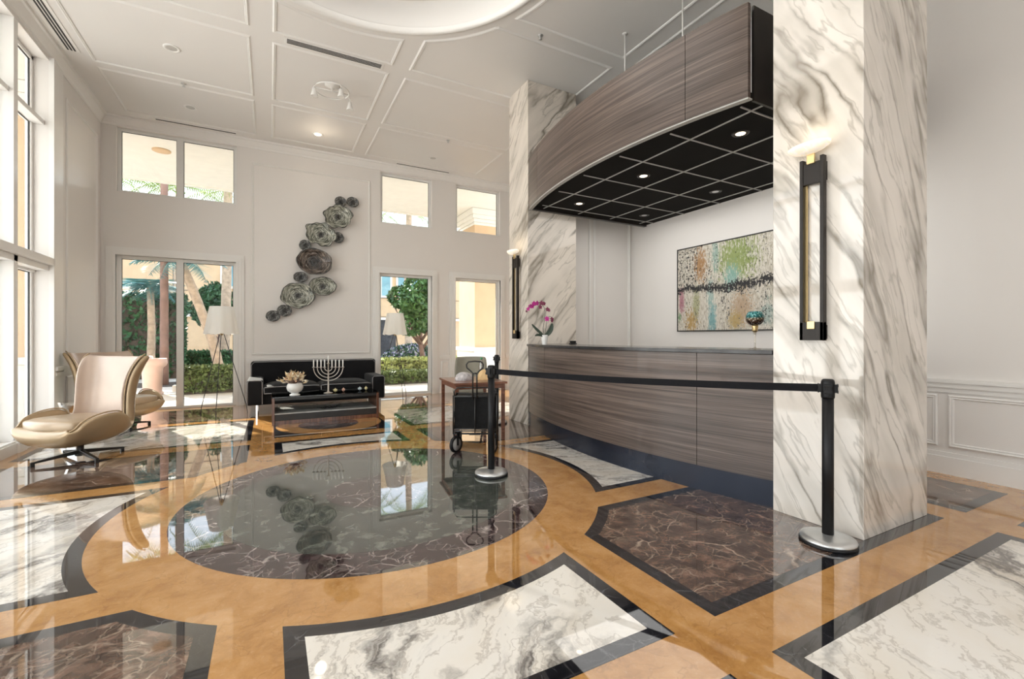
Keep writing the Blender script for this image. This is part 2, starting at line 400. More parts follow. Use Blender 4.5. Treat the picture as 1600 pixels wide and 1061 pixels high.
corner(X0, -2.30, 2.66, 1.37, 3)
corner(X0, -2.30, 4.92, 6.09, 3)
corner(X3, 4.12, 4.92, 6.09, 3)
panel(X1, X2, -1.2, 1.11, 3); panel(X3, 4.12, -1.2, 1.11, 2); panel(-2.30, X0, -1.2, 1.11, 2)
panel(4.38, 5.20, 1.34, 4.0, 3); panel(4.38, 5.20, -1.2, 1.09, 3)
panel(X3, 4.12, 6.36, 7.9, 2); panel(-2.30, X0, 6.36, 7.9, 2)
panel(X1, X2, 8.1, 9.5, 2); panel(X3, 4.12, 8.1, 9.5, 3); panel(-2.30, X0, 8.1, 9.5, 3)
panel(4.38, 5.20, 4.3, 6.09, 2); panel(4.38, 5.20, 6.36, 7.9, 3)
for (a, b_) in ((-3.8, -1.45),):
    panel(X1, X2, a, b_, 2); panel(X3, 4.12, a, b_, 3); panel(-2.30, X0, a, b_, 3)
fl.cur = 1; fl.flat([(X1, 6.36), (X2, 6.36), (X2, 7.80), (X1, 7.80)], Z1)
fl.cur = 0; fl.flat(arc(.705, 0, 2 * pi, 64, .78, 7.07)[:-1], Z2)
fl.cur = 5; fl.flat(arc(.40, 0, 2 * pi, 48, .76, 7.04)[:-1], .0012)
fl.cur = 5; fl.flat(arc(1.385, 0, 2 * pi, 96)[:-1], Z1)
fl.cur = 4; fl.flat(arc(1.115, 0, 2 * pi, 96)[:-1], Z2)
fl.cur = 5; fl.flat(arc(.40, 0, 2 * pi, 64)[:-1], .0012)
fl.cur = 0
fl.raw = True
floor = struct(fl, 'floor', mats, 'polished inlaid marble floor with a round medallion and golden bands', 'floor')

# ------------------------------------------------------------------ walls
def wall_cells(mb, a0, a1, z0, z1, openings, put):
    xs = sorted({a0, a1, *[o[0] for o in openings], *[o[1] for o in openings]}); zs = sorted({z0, z1, *[o[2] for o in openings], *[o[3] for o in openings]})
    for i in range(len(xs) - 1):
        for j in range(len(zs) - 1):
            cx, cz = (xs[i] + xs[i + 1]) / 2, (zs[j] + zs[j + 1]) / 2
            if any(o[0] < cx < o[1] and o[2] < cz < o[3] for o in openings): continue
            put(xs[i], xs[i + 1], zs[j], zs[j + 1])
DOOR = (-2.24, -.54, 0.0, 2.62)
W2 = (2.03, 3.17, 0.02, 2.60); W3 = (3.72, 4.86, 0.02, 2.60)
U1 = (-2.24, -.53, 3.68, 4.76); U2 = (2.06, 3.18, 3.66, 4.74); U3 = (3.75, 4.87, 3.66, 4.74)
mb = MB()
wall_cells(mb, XL, XR, 0, ZC, [DOOR, W2, W3, U1, U2, U3], lambda a, b, c, d: mb.box(a, b, YB, YB + .18, c, d))
struct(mb, 'wall_back', M['wall'], 'off white wall behind the black sofa with door and windows', 'wall')
WY1 = 7.76; WZ0, WZ1 = .12, 4.72; WY0 = -1.9
mb = MB()
wall_cells(mb, YR, YB + .18, 0, ZC, [(WY0, WY1, WZ0, WZ1)], lambda a, b, c, d: mb.box(XL - .21, XL, a, b, c, d))
struct(mb, 'wall_left', M['wall'], 'off white wall with tall windows at left', 'wall')
mb = MB(); mb.box(XR, XR + .15, YR, YB + .18, 0, ZC)
struct(mb, 'wall_right', M['wall'], 'off white side wall with painting and wainscot', 'wall')
mb = MB(); mb.box(4.08, XR, 5.92, 6.05, 0, ZC)
struct(mb, 'wall_partition', M['wall'], 'narrow off white wall beside the far marble pillar behind the desk', 'wall')
mb = MB(); wall_cells(mb, XL - .3, XR + .15, 0, ZC, [(-1.2, 2.4, .1, 2.6)], lambda a, b, c, d: mb.box(a, b, YR - .15, YR, c, d))
struct(mb, 'wall_rear', M['wall'], 'off white entrance wall opposite the sofa', 'wall')

# ceiling with round recess
cm = MB(); NR = 96; RD = 1.74
def ceil_with_hole():
    x0, x1, y0, y1 = XL - .3, XR + .15, YR - .15, YB + .18
    vs = []; outer = []
    for k in range(NR):
        a = 2 * pi * k / NR; vs.append((CX + RD * cos(a), CY + RD * sin(a), ZC))
    for k in range(NR):
        a = 2 * pi * k / NR; dx, dy = cos(a), sin(a)
        tx = ((x1 - CX) / dx) if dx > 1e-9 else (((x0 - CX) / dx) if dx < -1e-9 else 1e9)
        ty = ((y1 - CY) / dy) if dy > 1e-9 else (((y0 - CY) / dy) if dy < -1e-9 else 1e9)
        t_ = min(tx, ty); vs.append((CX + dx * t_, CY + dy * t_, ZC))
    fs = [(k, (k + 1) % NR, NR + (k + 1) % NR, NR + k) for k in range(NR)]
    cm.add(vs, fs)
    for (sx, sy) in ((x1, y1), (x0, y1), (x0, y0), (x1, y0)):   # corner fill
        a = math.atan2(sy - CY, sx - CX) % (2 * pi); k = int(a / (2 * pi) * NR)
        cm.add([vs[NR + k], (sx, sy, ZC), vs[NR + (k + 1) % NR]], [(0, 1, 2)])
ceil_with_hole()
cm.lathe([(RD, ZC), (RD - .03, ZC + .02), (RD - .05, ZC + .05), (RD - .10, ZC + .24), (RD - .16, ZC + .27)], (CX, CY, 0), NR, True, caps=False)
cm.add([(CX + (RD - .15) * cos(2 * pi * k / NR), CY + (RD - .15) * sin(2 * pi * k / NR), ZC + .268) for k in range(NR)], [tuple(range(NR))])
cm.raw = True
struct(cm, 'ceiling', M['ceil'], 'white coffered ceiling with a round recess', 'ceiling')
mb = MB(); mb.box(XL - .5, XR + .5, YR - .5, YB + .5, ZC + .45, ZC + .6)
struct(mb, 'ceiling_slab', M['ceil'], 'roof slab above the white ceiling', 'ceiling')

# ceiling mouldings
def prof_frame(mb, loop, z, w=.045, h=.013, closed=True):
    """moulding that follows a closed xy loop just under the ceiling"""
    n = len(loop); P = [Vector((*p, 0)) for p in loop]
    secs = [(0, 0), (.010, -h * .5), (w * .45, -h), (w * .75, -h * .5), (w * .85, -h * .75), (w, 0)]
    vs = []
    for i in range(n):
        a, b, c = P[i - 1], P[i], P[(i + 1) % n]
        d1 = (b - a).normalized(); d2 = (c - b).normalized()
        n1 = Vector((-d1.y, d1.x, 0)); n2 = Vector((-d2.y, d2.x, 0)); m = (n1 + n2).normalized(); k = 1 / max(.3, m.dot(n1))
        for (o, hz) in secs: q = b + m * o * k; vs.append((q.x, q.y, z + hz))
    S = len(secs); fs = []
    for i in range(n):
        for j in range(S - 1):
            fs.append((i * S + j, i * S + j + 1, ((i + 1) % n) * S + j + 1, ((i + 1) % n) * S + j))
    mb.add(vs, fs)
def rect(x0, x1, y0, y1): return [(x0, y0), (x1, y0), (x1, y1), (x0, y1)]
trim = MB()
xcols = [(-2.06, -.20), (.03, 1.47), (1.68, 4.11), (4.32, 5.25)]
yrows = [(8.06, 9.42), (6.36, 7.92), (4.80, 6.16), (3.0, 4.60), (1.46, 2.80), (-.1, 1.26), (-1.7, -.3), (-3.6, -1.9)]
RP = 1.86
def outside(p): return math.hypot(p[0] - CX, p[1] - CY) > RP
def rect_minus_disc(x0, x1, y0, y1):
    loop = []; N = 400; c = rect(x0, x1, y0, y1); per = []
    for i in range(4):
        a, b = c[i], c[(i + 1) % 4]
        for k in range(100): per.append((a[0] + (b[0] - a[0]) * k / 100, a[1] + (b[1] - a[1]) * k / 100, k == 0))
    ins = [outside(p) for p in per]
    if all(ins): return c
    if not any(ins): return None
    st = next(i for i in range(400) if ins[i] and not ins[i - 1])
    seq = []
    i = st
    while ins[i % 400] and i < st + 400: seq.append(per[i % 400]); i += 1
    pts = [seq[0][:2]] + [p[:2] for p in seq[1:-1] if p[2]] + [seq[-1][:2]]
    a0 = math.atan2(pts[-1][1] - CY, pts[-1][0] - CX); a1 = math.atan2(pts[0][1] - CY, pts[0][0] - CX)
    while a0 - a1 > pi: a1 += 2 * pi
    while a1 - a0 > pi: a1 -= 2 * pi
    m = 24; pts += [(CX + RP * cos(a0 + (a1 - a0) * k / m), CY + RP * sin(a0 + (a1 - a0) * k / m)) for k in range(1, m)]
    return pts
for (x0, x1) in xcols:
    for (y0, y1) in yrows:
        if x0 > 4 and y1 > 5.8: y1 = min(y1, 5.8)
        if y1 - y0 < .3: continue
        lp = rect_minus_disc(x0, x1, y0, y1)
        if lp: prof_frame(trim, lp, ZC - .001)
trim.lathe([(RD + .03, ZC), (RD + .02, ZC - .02), (RD - .01, ZC - .03), (RD - .04, ZC - .02), (RD - .05, ZC + .03)], (CX, CY, 0), NR, True, caps=False)
struct(trim, 'trim_1', M['trim'], 'thin picture frame mouldings on the ceiling', 'moulding')
# crown moulding
def crown(mb, a, b, inward):
    a = Vector(a); b = Vector(b); i = Vector(inward)
    secs = [(0, -.15), (.012, -.15), (.018, -.12), (.035, -.10), (.06, -.06), (.075, -.035), (.10, -.03), (.105, 0), (0, 0)]
    vs = [(p + i * o + Vector((0, 0, h))) for p in (a, b) for (o, h) in secs]; S = len(secs)
    mb.add(vs, [(k, (k + 1) % S, S + (k + 1) % S, S + k) for k in range(S)] + [tuple(range(S)), tuple(range(2 * S - 1, S - 1, -1))])
mb = MB()
crown(mb, (XL, YR, ZC), (XL, YB, ZC), (1, 0, 0)); crown(mb, (XL, YB, ZC), (XR, YB, ZC), (0, -1, 0))
crown(mb, (XR, YR, ZC), (XR, 5.9, ZC), (-1, 0, 0)); crown(mb, (4.08, 5.92, ZC), (XR, 5.92, ZC), (0, -1, 0))
struct(mb, 'trim_2', M['trim'], 'crown moulding where the walls meet the ceiling', 'moulding')

# wall mouldings (frames, rails)
def bar_path(mb, pts, normal, w, h):
    """raised frame bars on a wall: closed rectangle given by 4 pts, normal into the room"""
    nrm = Vector(normal); P = [Vector(p) for p in pts]; n = len(P); cen = sum(P, Vector()) / n
    secs = [(0, 0), (0, h * .6), (w * .3, h), (w * .5, h * .45), (w * .8, h * .6), (w, 0)]
    vs = []
    for i in range(n):
        a, b, c = P[i - 1], P[i], P[(i + 1) % n]
        d1 = (a - b).normalized(); d2 = (c - b).normalized(); m = d1 + d2
        for (o, hh) in secs: vs.append(b + m * o + nrm * hh)
    S = len(secs)
    mb.add(vs, [(i * S + j, i * S + j + 1, ((i + 1) % n) * S + j + 1, ((i + 1) % n) * S + j) for i in range(n) for j in range(S - 1)])
def yframe(mb, x0, x1, z0, z1, y=YB, w=.035, h=.02): bar_path(mb, [(x0, y, z0), (x1, y, z0), (x1, y, z1), (x0, y, z1)], (0, -1, 0), w, h)
def xframe(mb, y0, y1, z0, z1, x, nx, w=.035, h=.02): bar_path(mb, [(x, y0, z0), (x, y1, z0), (x, y1, z1), (x, y0, z1)], (nx, 0, 0), w, h)
mb = MB()
yframe(mb, -.29, 1.85, .92, 4.50); yframe(mb, -.25, 1.80, .20, .72)
for (a, b_) in ((3.40, 3.60), (5.10, 5.40)): yframe(mb, a, b_, .20, .72)
for (a, b_) in ((-.38, 1.90), (3.37, 3.62), (5.02, XR)): mb.box(a, b_, YB - .035, YB, .80, .85); mb.box(a, b_, YB - .02, YB, .76, .80)
struct(mb, 'trim_3', M['trim'], 'panel mouldings and chair rail on the back wall', 'moulding')
mb = MB()
xframe(mb, 8.30, 9.55, .92, 4.50, XL, 1); xframe(mb, 8.30, 9.55, .20, .72, XL, 1)
mb.box(XL, XL + .035, 8.12, YB, .80, .85); mb.box(XL, XL + .02, 8.12, YB, .76, .80)
mb.box(XL, XL + .05, WY1, WY1 + .07, .12, 4.76); mb.box(XL, XL + .03, WY1 + .07, 8.12, .12, 4.76)
mb.box(XL, XL + .07, WY1 + .05, 8.14, .82, .87); mb.box(XL, XL + .06, WY1 + .05, 8.14, .76, .80)
struct(mb, 'trim_4', M['trim'], 'panel moulding and casing on the left wall by the windows', 'moulding')
mb = MB()
for (a, b_) in ((-2.2, -.95), (-.8, .55), (.62, 1.79), (1.865, 3.2), (3.3, 4.6)): xframe(mb, a, b_, .25, .725, XR, -1, .04, .022)
mb.box(XR - .045, XR, YR, 5.9, .835, .87); mb.box(XR - .03, XR, YR, 5.9, .79, .835); mb.box(XR - .015, XR, YR, 5.9, .745, .79)
struct(mb, 'trim_5', M['trim'], 'wainscot frames and chair rail on the right wall', 'moulding')
mb = MB(); yframe(mb, 4.66, 5.43, .05, 4.7, 5.92, .04, .03)
mb.box(4.56, 4.60, 5.90, 5.92, 0, ZC)
struct(mb, 'trim_6', M['trim'], 'tall vertical moulding on the narrow wall behind the desk', 'moulding')
def baseboard(mb, box_lo, box_hi): mb.box(*box_lo); mb.box(*box_hi)
mb = MB()
for (a, b_) in ((-.36, 1.88), (3.35, 3.6), (5.03, XR), (XL, -2.40)): mb.box(a, b_, YB - .02, YB, 0, .15); mb.box(a, b_, YB - .012, YB, .15, .18)
struct(mb, 'baseboard_back', M['trim'], 'white baseboard of the back wall', 'baseboard')
mb = MB(); mb.box(XR - .025, XR, YR, 5.9, 0, .16); mb.box(XR - .015, XR, YR, 5.9, .16, .20)
struct(mb, 'baseboard_right', M['trim'], 'tall white baseboard of the right wall', 'baseboard')
mb = MB(); mb.box(XL, XL + .04, YR, YB, 0, .11); mb.box(XL, XL + .02, YR, YB, .11, .13); mb.box(XL, XL + .06, 6.84, 7.02, 0, .12)
struct(mb, 'baseboard_left', M['trim'], 'white baseboard and sill of the left wall', 'baseboard')

# casings of door and lower windows
def casing(mb, o, y=YB, top=True):
    x0, x1, z0, z1 = o; e = .03
    for k, (w, h) in enumerate(((.13, .028), (.09, .042), (.035, .055))):
        mb.box(x0 - w, x0, y - h, y, 0, z1 + w); mb.box(x1, x1 + w, y - h, y, 0, z1 + w); mb.box(x0, x1, y - h, y, z1, z1 + w)
mb = MB(); casing(mb, DOOR); casing(mb, W2); casing(mb, W3)
struct(mb, 'trim_7', M['trim'], 'stepped white casings around the glass door and tall windows', 'moulding')

def window_y(name, label, o, mull=None, cat='window', sill=None, fw=.05):
    """window in the back wall: frame, gaskets, panes"""
    e = sempty(name, label, cat, ((o[0] + o[1]) / 2, YB + .12, o[2])); lx, ly, lz = e.location
    x0, x1, z0, z1 = o; f = MB(); g = MB()
    ya, yb = .07 - .12, .13 - .12
    def B(m, a, b, c, d, q=0): m.box(a - lx, b - lx, ya - q, yb, c - lz, d - lz)
    B(f, x0, x0 + fw, z0, z1); B(f, x1 - fw, x1, z0, z1); B(f, x0 + fw, x1 - fw, z0, z0 + fw * .8); B(f, x0 + fw, x1 - fw, z1 - fw, z1)
    bays = [(x0 + fw, x1 - fw)]
    if mull is not None:
        B(f, mull - .05, mull + .05, z0, z1, .01); bays = [(x0 + fw, mull - .05), (mull + .05, x1 - fw)]
    fr = f.build('window_frame' if cat != 'door' else 'door_frame', M['frame'], e, bevel=.004)
    for (a, b) in bays:
        p = MB(); p.box(a - lx, b - lx, -.02, -.012, z0 + fw * .8 - lz, z1 - fw - lz); po = p.build('pane', M['glass'], e); po['label'] = 'clear glass pane'
        t_ = .008; zz0 = z0 + fw * .8; zz1 = z1 - fw
        for (u0, u1, w0, w1) in ((a, a + t_, zz0, zz1), (b - t_, b, zz0, zz1), (a, b, zz1 - t_, zz1)):
            g.box(u0 - lx, u1 - lx, -.03, -.021, w0 - lz, w1 - lz)
    g.build('gasket', M['gasket'], e); return e
window_y('door_1', 'white framed sliding glass door to the garden beside the left floor lamp', DOOR, -1.39, 'door')
window_y('window_1', 'wide two pane upper window above the sliding glass door', U1, -1.385)
window_y('window_2', 'tall lower window behind the floor lamp right of the sofa', W2)
window_y('window_3', 'tall lower window beside the far marble pillar, behind the grey chair', W3)
window_y('window_4', 'upper square window directly above the floor lamp right of the sofa', U2)
window_y('window_5', 'upper square window beside the far marble pillar', U3)

# left window bays
def window_x(name, label, y0, y1):
    e = sempty(name, label, 'window', (XL - .2, (y0 + y1) / 2, WZ0)); lx, ly, lz = e.location; f = MB(); g = MB()
    xa, xb = XL - .20, XL - .14
    def B(m, x0_, x1_, a, b, c, d): m.box(x0_ - lx, x1_ - lx, a - ly, b - ly, c - lz, d - lz)
    B(f, xa, xb, y0, y0 + .05, WZ0, WZ1); B(f, xa, xb, y1 - .05, y1, WZ0, WZ1); B(f, xa, xb, y0, y1, WZ0, WZ0 + .06); B(f, xa, xb, y0, y1, WZ1 - .05, WZ1)
    B(f, xa, xb + .02, y0, y1, 2.05, 2.26); B(f, xa, xb + .10, y0, y1, 3.90, 3.96)
    f.build('window_frame', M['trim'], e, bevel=.004)
    for (c, d) in ((WZ0 + .06, 2.05), (2.26, 3.90), (3.96, WZ1 - .05)):
        p = MB(); B(p, xa + .02, xa + .028, y0 + .05, y1 - .05, c, d); p.build('pane', M['glass'], e)
        for (u0, u1, w0, w1) in ((y0 + .05, y0 + .06, c, d), (y1 - .062, y1 - .05, c, d), (y0 + .05, y1 - .05, d - .008, d)): B(g, xa + .03, xa + .042, u0, u1, w0, w1)
    g.build('gasket', M['gasket'], e)
    return e
ys = [WY1, 6.97, 5.9, 4.6, 3.3, 2.0, .7, -.6, WY0]
for i in range(len(ys) - 1):
    window_x('window_%d' % (6 + i), ['tall left window bay nearest the wing chairs and the back corner', 'tall left window bay second from the back corner', 'tall left window bay third from the back corner', 'tall left window bay fourth from the back corner', 'tall left window bay fifth from the back corner', 'tall left window bay sixth from the back corner', 'tall left window bay seventh from the back corner', 'tall left window bay nearest the entrance wall'][i], ys[i + 1] + (.0 if i == 7 else .0), ys[i] - (.09 if i else 0))
mb = MB()
for y in ys[1:-1]: mb.box(XL - .20, XL, y - .09, y, WZ0, WZ1)
mb.box(XL - .14, XL + .05, WY0, WY1 + .02, 2.15, 2.24); mb.box(XL - .14, XL, WY0, WY1, 2.08, 2.15)
struct(mb, 'trim_8', M['trim'], 'white window fins and heavy transom ledge along the left windows', 'moulding', bevel=.004)

# unseen rear glazing, added to let sky light into the room
e = sempty('window_14', 'added unseen glazing opposite the sofa that lets sky light in', 'window', (.6, YR - .08, .1)); f = MB()
for x in (-1.8, -.93, -.03, .87, 1.74): f.box(x, x + .06, -.03, .03, 0, 2.5)
f.box(-1.8, 1.8, -.03, .03, 2.44, 2.5); f.build('window_frame', M['frame'], e)
p = MB(); p.box(-1.8, 1.8, -.005, .005, 0, 2.5); p.build('pane', M['glass'], e)

# ------------------------------------------------------------------ ceiling fittings
def vent(label, x0, x1, y0, y1, n, along, frame=.03):
    e = thing('air_vent', label, 'vent', ((x0 + x1) / 2, (y0 + y1) / 2, ZC), group='slot air vents in the ceiling')
    hx, hy = (x1 - x0) / 2, (y1 - y0) / 2; f = MB(); f.box(-hx - frame, hx + frame, -hy - frame * .6, hy + frame * .6, -.008, 0); f.build('frame', M['trim'], e, bevel=.002)
    for k in range(n):
        s = MB()
        if along == 'x': w = 2 * hy / n; s.box(-hx, hx, -hy + w * (k + .22), -hy + w * (k + .78), -.0105, -.008)
        else: w = 2 * hx / n; s.box(-hx + w * (k + .22), -hx + w * (k + .78), -hy, hy, -.0105, -.008)
        s.build('slot', M['gasket'], e)
vent('four slot air vent in the ceiling in front of the round track light', .19, 1.33, 6.20, 6.30, 4, 'x')
vent('long slot air vent beside the left window wall', -2.27, -2.17, 5.6, 7.75, 3, 'y')
vent('narrow single slot air vent above the wide upper window', -1.68, -.53, 9.50, 9.56, 1, 'x', .012)
vent('narrow single slot air vent above the upper square windows', 2.36, 3.52, 9.55, 9.60, 1, 'x', .012)
def downlight(label, x, y, lit, z=ZC, r=.075):
    e = thing('recessed_light', label, 'ceiling light', (x, y, z), group='recessed lights in the white ceiling')
    m = MB(); m.lathe([(r * 1.25, 0), (r * 1.22, -.006), (r, -.010), (r * .8, -.004), (r * .78, .0)], n=28, caps=False); m.build('trim_ring', M['trim'], e)
    m = MB(); m.lathe([(0.001, -.004), (r * .78, -.003)], n=28, caps=False); m.build('lamp_face', M['bulb'] if lit else M['bulb_dim'], e)
downlight('unlit recessed light in the big panel left of the round track light', -1.09, 7.11, False)
downlight('unlit recessed light in the corner panel above the wide upper window', -1.11, 8.80, False)
downlight('lit recessed light behind the round track light', .77, 8.89, True)
downlight('unlit recessed light above the upper square windows', 2.95, 8.96, False)
def sprinkler(label, x, y):
    e = thing('sprinkler', label, 'sprinkler', (x, y, ZC), group='ceiling sprinklers')
    m = MB(); m.lathe([(.035, 0), (.033, -.006), (.012, -.008), (.010, -.03)], n=16); m.build('escutcheon', M['silver'], e)
    m = MB(); m.lathe([(.006, -.03), (.006, -.04), (.022, -.042), (.022, -.045)], n=12); m.build('deflector', M['silver'], e)
sprinkler('small sprinkler on the ceiling band near the left wall', -1.09, 8.02); sprinkler('small sprinkler on the ceiling band above the right upper windows', 2.93, 8.02)
sprinkler('small sprinkler on the ceiling band beside the round recess, near the canopy', 2.9, 4.71)
# round track light
e = thing('track_light', 'round white track light with small bell spotlights on the ceiling', 'ceiling light', (.80, 7.06, ZC))
m = MB(); m.lathe([(.10, 0), (.10, -.02), (.05, -.045), (.015, -.05), (.012, -.09)], n=28); m.build('canopy', M['trim'], e)
m = MB(); m.tube([(.235 * cos(2 * pi * k / 40), .235 * sin(2 * pi * k / 40), -.085) for k in range(40)], .011, 8, closed=True)
m.tube([(-.235, 0, -.085), (.235, 0, -.085)], .007, 6); m.build('ring_track', M['trim'], e)
for k in range(3):
    a = (R(205), R(290), R(15))[k]; rr = .25
    hx, hy = rr * cos(a), rr * sin(a)
    m = MB(); m.tube([(hx, hy, -.085), (hx * 1.1, hy * 1.1, -.12), (hx * 1.08, hy * 1.08, -.15)], .007, 6)
    m.lathe([(.012, -.15), (.028, -.165), (.030, -.20), (.048, -.26), (.052, -.275), (.04, -.272)], (hx * 1.08, hy * 1.08, 0), 18); m.build('spotlight', M['trim'], e)

# ------------------------------------------------------------------ marble pillars
def pillar(label, x0, x1, y0, y1, mt):
    e = thing('marble_pillar', label, 'pillar', ((x0 + x1) / 2, (y0 + y1) / 2, 0), group='marble clad pillars flanking the reception desk')
    hx, hy = (x1 - x0) / 2, (y1 - y0) / 2; g = .0008
    zs = [0, 1.22, 2.45, 3.68, ZC - .001]
    m = MB()
    m.box(-hx, hx, -hy, hy, 0, ZC - .001)
    m.build('marble_cladding', mt, e, bevel=.003, seg=1)
    return e
pillar('near white marble pillar with grey diagonal veins, behind the right stanchion', 3.22, 4.08, 1.45, 2.02, M['pillar_near'])
pillar('far beige white marble pillar at the left end of the desk', 3.24, 4.08, 5.60, 6.17, M['pillar_far'])

# sconces
def sconce(label, y, z0=1.23, z1=2.44, x=3.22, lean=0):
    e = thing('wall_sconce', label, 'wall lamp', (x, y, z0), group='tall bronze sconces on the marble pillars'); H_ = z1 - z0
    w = .075; m = MB()
    m.box(-.05, -.012, -w, -w + .022, 0, H_); m.box(-.05, -.012, w - .022, w, 0, H_)
    m.box(-.05, -.012, -w, w, 0, .12); m.box(-.045, -.02, -w + .022, w - .022, H_ - .17, H_ - .03)
    m.build('frame', M['bronze'], e, bevel=.002)
    m = MB(); m.box(-.012, 0, -w, w, H_ - .16, H_ - .04); m.build('wall_plate', M['bronze'], e); m = MB(); m.box(-.012, 0, -w, w, .01, .10); m.build('wall_plate', M['bronze'], e)
    m = MB(); m.box(-.06, -.045, -.024, .024, H_ - .04, H_ + .035); m.build('brass_clip', M['brass'], e, bevel=.002); m = MB(); m.box(-.058, -.05, -.024, .024, .075, .125)
    m.build('brass_clip', M['brass'], e, bevel=.002)
    m = MB(); m.box(-.022, -.012, w - .034, w - .022, .12, H_ - .17); m.build('brass_strip', M['brass'], e)
    # shallow boat shaped bowl of alabaster glass
    P = []
    for i in range(13):
        u = i / 12 * pi
        row = []
        for j in range(25):
            v = 2 * pi * j / 24; row.append((-.075 + .075 * sin(u) * cos(v), .135 * sin(u) * sin(v), H_ + .035 + (-.055 * cos(u) if cos(u) > 0 else -.012 * cos(u)) + .012 + .028))
        P.append(row)
    g = rows(P); g.build('glass_bowl', M['glowglass'], e)
    return e
sconce('tall bronze sconce with glowing glass bowl on the near marble pillar', 1.73)
sconce('tall bronze sconce with glowing glass bowl on the far marble pillar', 5.87)

# ------------------------------------------------------------------ reception desk
CRX, CR = 8.78, 5.81
def xc(y, off=0): return CRX - sqrt((CR + off) ** 2 - (y - CY) ** 2)
def curve_slab(y0, y1, z0, z1, off, thick, n=40):
    m = MB(); ysn = [y0 + (y1 - y0) * i / n for i in range(n + 1)]
    vs = []
    for y in ysn:
        x = xc(y, off); vs += [(x, y, z0), (x + thick, y, z0), (x + thick, y, z1), (x, y, z1)]
    fs = [(0, 1, 2, 3), tuple(4 * n + k for k in (3, 2, 1, 0))]
    for i in range(n):
        for k in range(4): fs.append((4 * i + k, 4 * i + (k + 1) % 4, 4 * i + 4 + (k + 1) % 4, 4 * i + 4 + k))
    m.add(vs, fs); return m
def local(mb, c):
    mb.v = [(x - c[0], y - c[1], z - c[2]) for x, y, z in mb.v]; return mb
D0 = (3.3, 3.81, 0)
e = thing('reception_desk', 'curved dark wood reception desk between the two marble pillars', 'desk', D0)
for (a, b) in ((2.025, 2.585), (2.59, 4.895), (4.90, 5.595)):
    local(curve_slab(a, b, .20, 1.122, 0, .04, 24), D0).build('front_panel', M['wood'], e)
local(curve_slab(2.03, 5.59, .20, 1.12, -.012, .02), D0).build('panel_backing', M['canopy_dark'], e)
local(curve_slab(2.025, 5.59, 0, .20, -.008, .35), D0).build('toe_kick', M['kick'], e)
local(curve_slab(2.03, 5.59, .20, 1.12, -.05, .50), D0).build('desk_body', M['canopy_dark'], e)
local(curve_slab(2.025, 5.597, 1.124, 1.155, .03, .66), D0).build('countertop', M['counter'], e, bevel=.003)

# canopy
CZ0, CZ1 = 3.06, 3.79
D1 = (3.3, 3.81, 3.06)
e = thing('reception_canopy', 'curved dark wood canopy hung over the reception desk', 'canopy', D1)
for (a, b) in ((2.20, 2.685), (2.69, 5.165), (5.17, 5.595)):
    local(curve_slab(a, b, CZ0 + .012, CZ1, 0, .03, 30), D1).build('fascia_panel', M['wood'], e)
local(curve_slab(2.21, 5.59, CZ0, CZ1 - .01, -.02, .03), D1).build('fascia_frame', M['canopy_dark'], e)
local(curve_slab(2.20, 5.59, CZ0 - .002, CZ0 + .010, -.001, .05), D1).build('bottom_edge', M['grid'], e)
m = MB(); ysn = [2.22 + (5.56 - 2.22) * i / 30 for i in range(31)]
vs = []
for y in ysn: vs += [(xc(y) + .05, y, CZ0 + .035), (XR, y, CZ0 + .035), (XR, y, CZ0 + .07), (xc(y) + .05, y, CZ0 + .07)]
m.add(vs, [(0, 1, 2, 3), tuple(120 + k for k in (3, 2, 1, 0))] + [(4 * i + k, 4 * i + (k + 1) % 4, 4 * i + 4 + (k + 1) % 4, 4 * i + 4 + k) for i in range(30) for k in range(4)])
local(m, D1).build('tiled_underside', M['tile_black'], e)
m = MB()
for x in (3.46, 4.07, 4.68, 5.29):
    ya = 2.25; yb = 5.5
    pts = [y for y in [2.22 + .01 * k for k in range(332)] if xc(y) + .08 < x]
    if pts: m.box(x - .007, x + .007, max(2.25, pts[0]), min(5.54, pts[-1]), CZ0 + .027, CZ0 + .035)
for y in (2.35, 2.96, 3.57, 4.18, 4.79, 5.40):
    m.box(xc(y) + .17, XR, y - .007, y + .007, CZ0 + .0272, CZ0 + .035)
local(m, D1).build('grid_bars', M['grid'], e)
m = MB(); m.box(3.27, XR, 2.20, 2.22, CZ0, CZ1); local(m, D1).build('end_panel', M['canopy_dark'], e)
m = MB(); m.box(3.27, 5.44, 5.56, 5.59, CZ0 - .0, CZ1); m.box(3.27, 5.44, 5.53, 5.56, CZ0, CZ0 + .05); local(m, D1).build('end_panel', M['canopy_dark'], e)
for (x, y, lit) in ((3.76, 2.66, 1), (3.77, 3.88, 1), (3.77, 5.10, 1), (5.0, 5.13, 0), (4.98, 3.87, 0), (4.98, 2.66, 1)):
    m = MB(); m.lathe([(.075, .0), (.072, -.006), (.052, -.008), (.05, 0)], (x, y, CZ0 + .035), 24, caps=False); r_ = local(m, D1).build('downlight', M['bronze'], e); r_['label'] = 'small round downlight'
    m = MB(); m.lathe([(.001, -.004), (.042, -.005)], (x, y, CZ0 + .035), 20, caps=False); m2 = local(m, D1).build('lamp_face', M['bulb'] if lit else M['silver'], r_)
for (x, y) in ((3.78, 4.20), (3.78, 3.33), (4.9, 4.2), (4.9, 3.33)):
    m = MB(); m.tube([(x, y, CZ0 + .07), (x, y, ZC - .002)], .008, 8); m.lathe([(.03, 0), (.03, -.008), (.01, -.012)], (x, y, ZC - .001), 14); local(m, D1).build('hanging_rod', M['rod'], e)

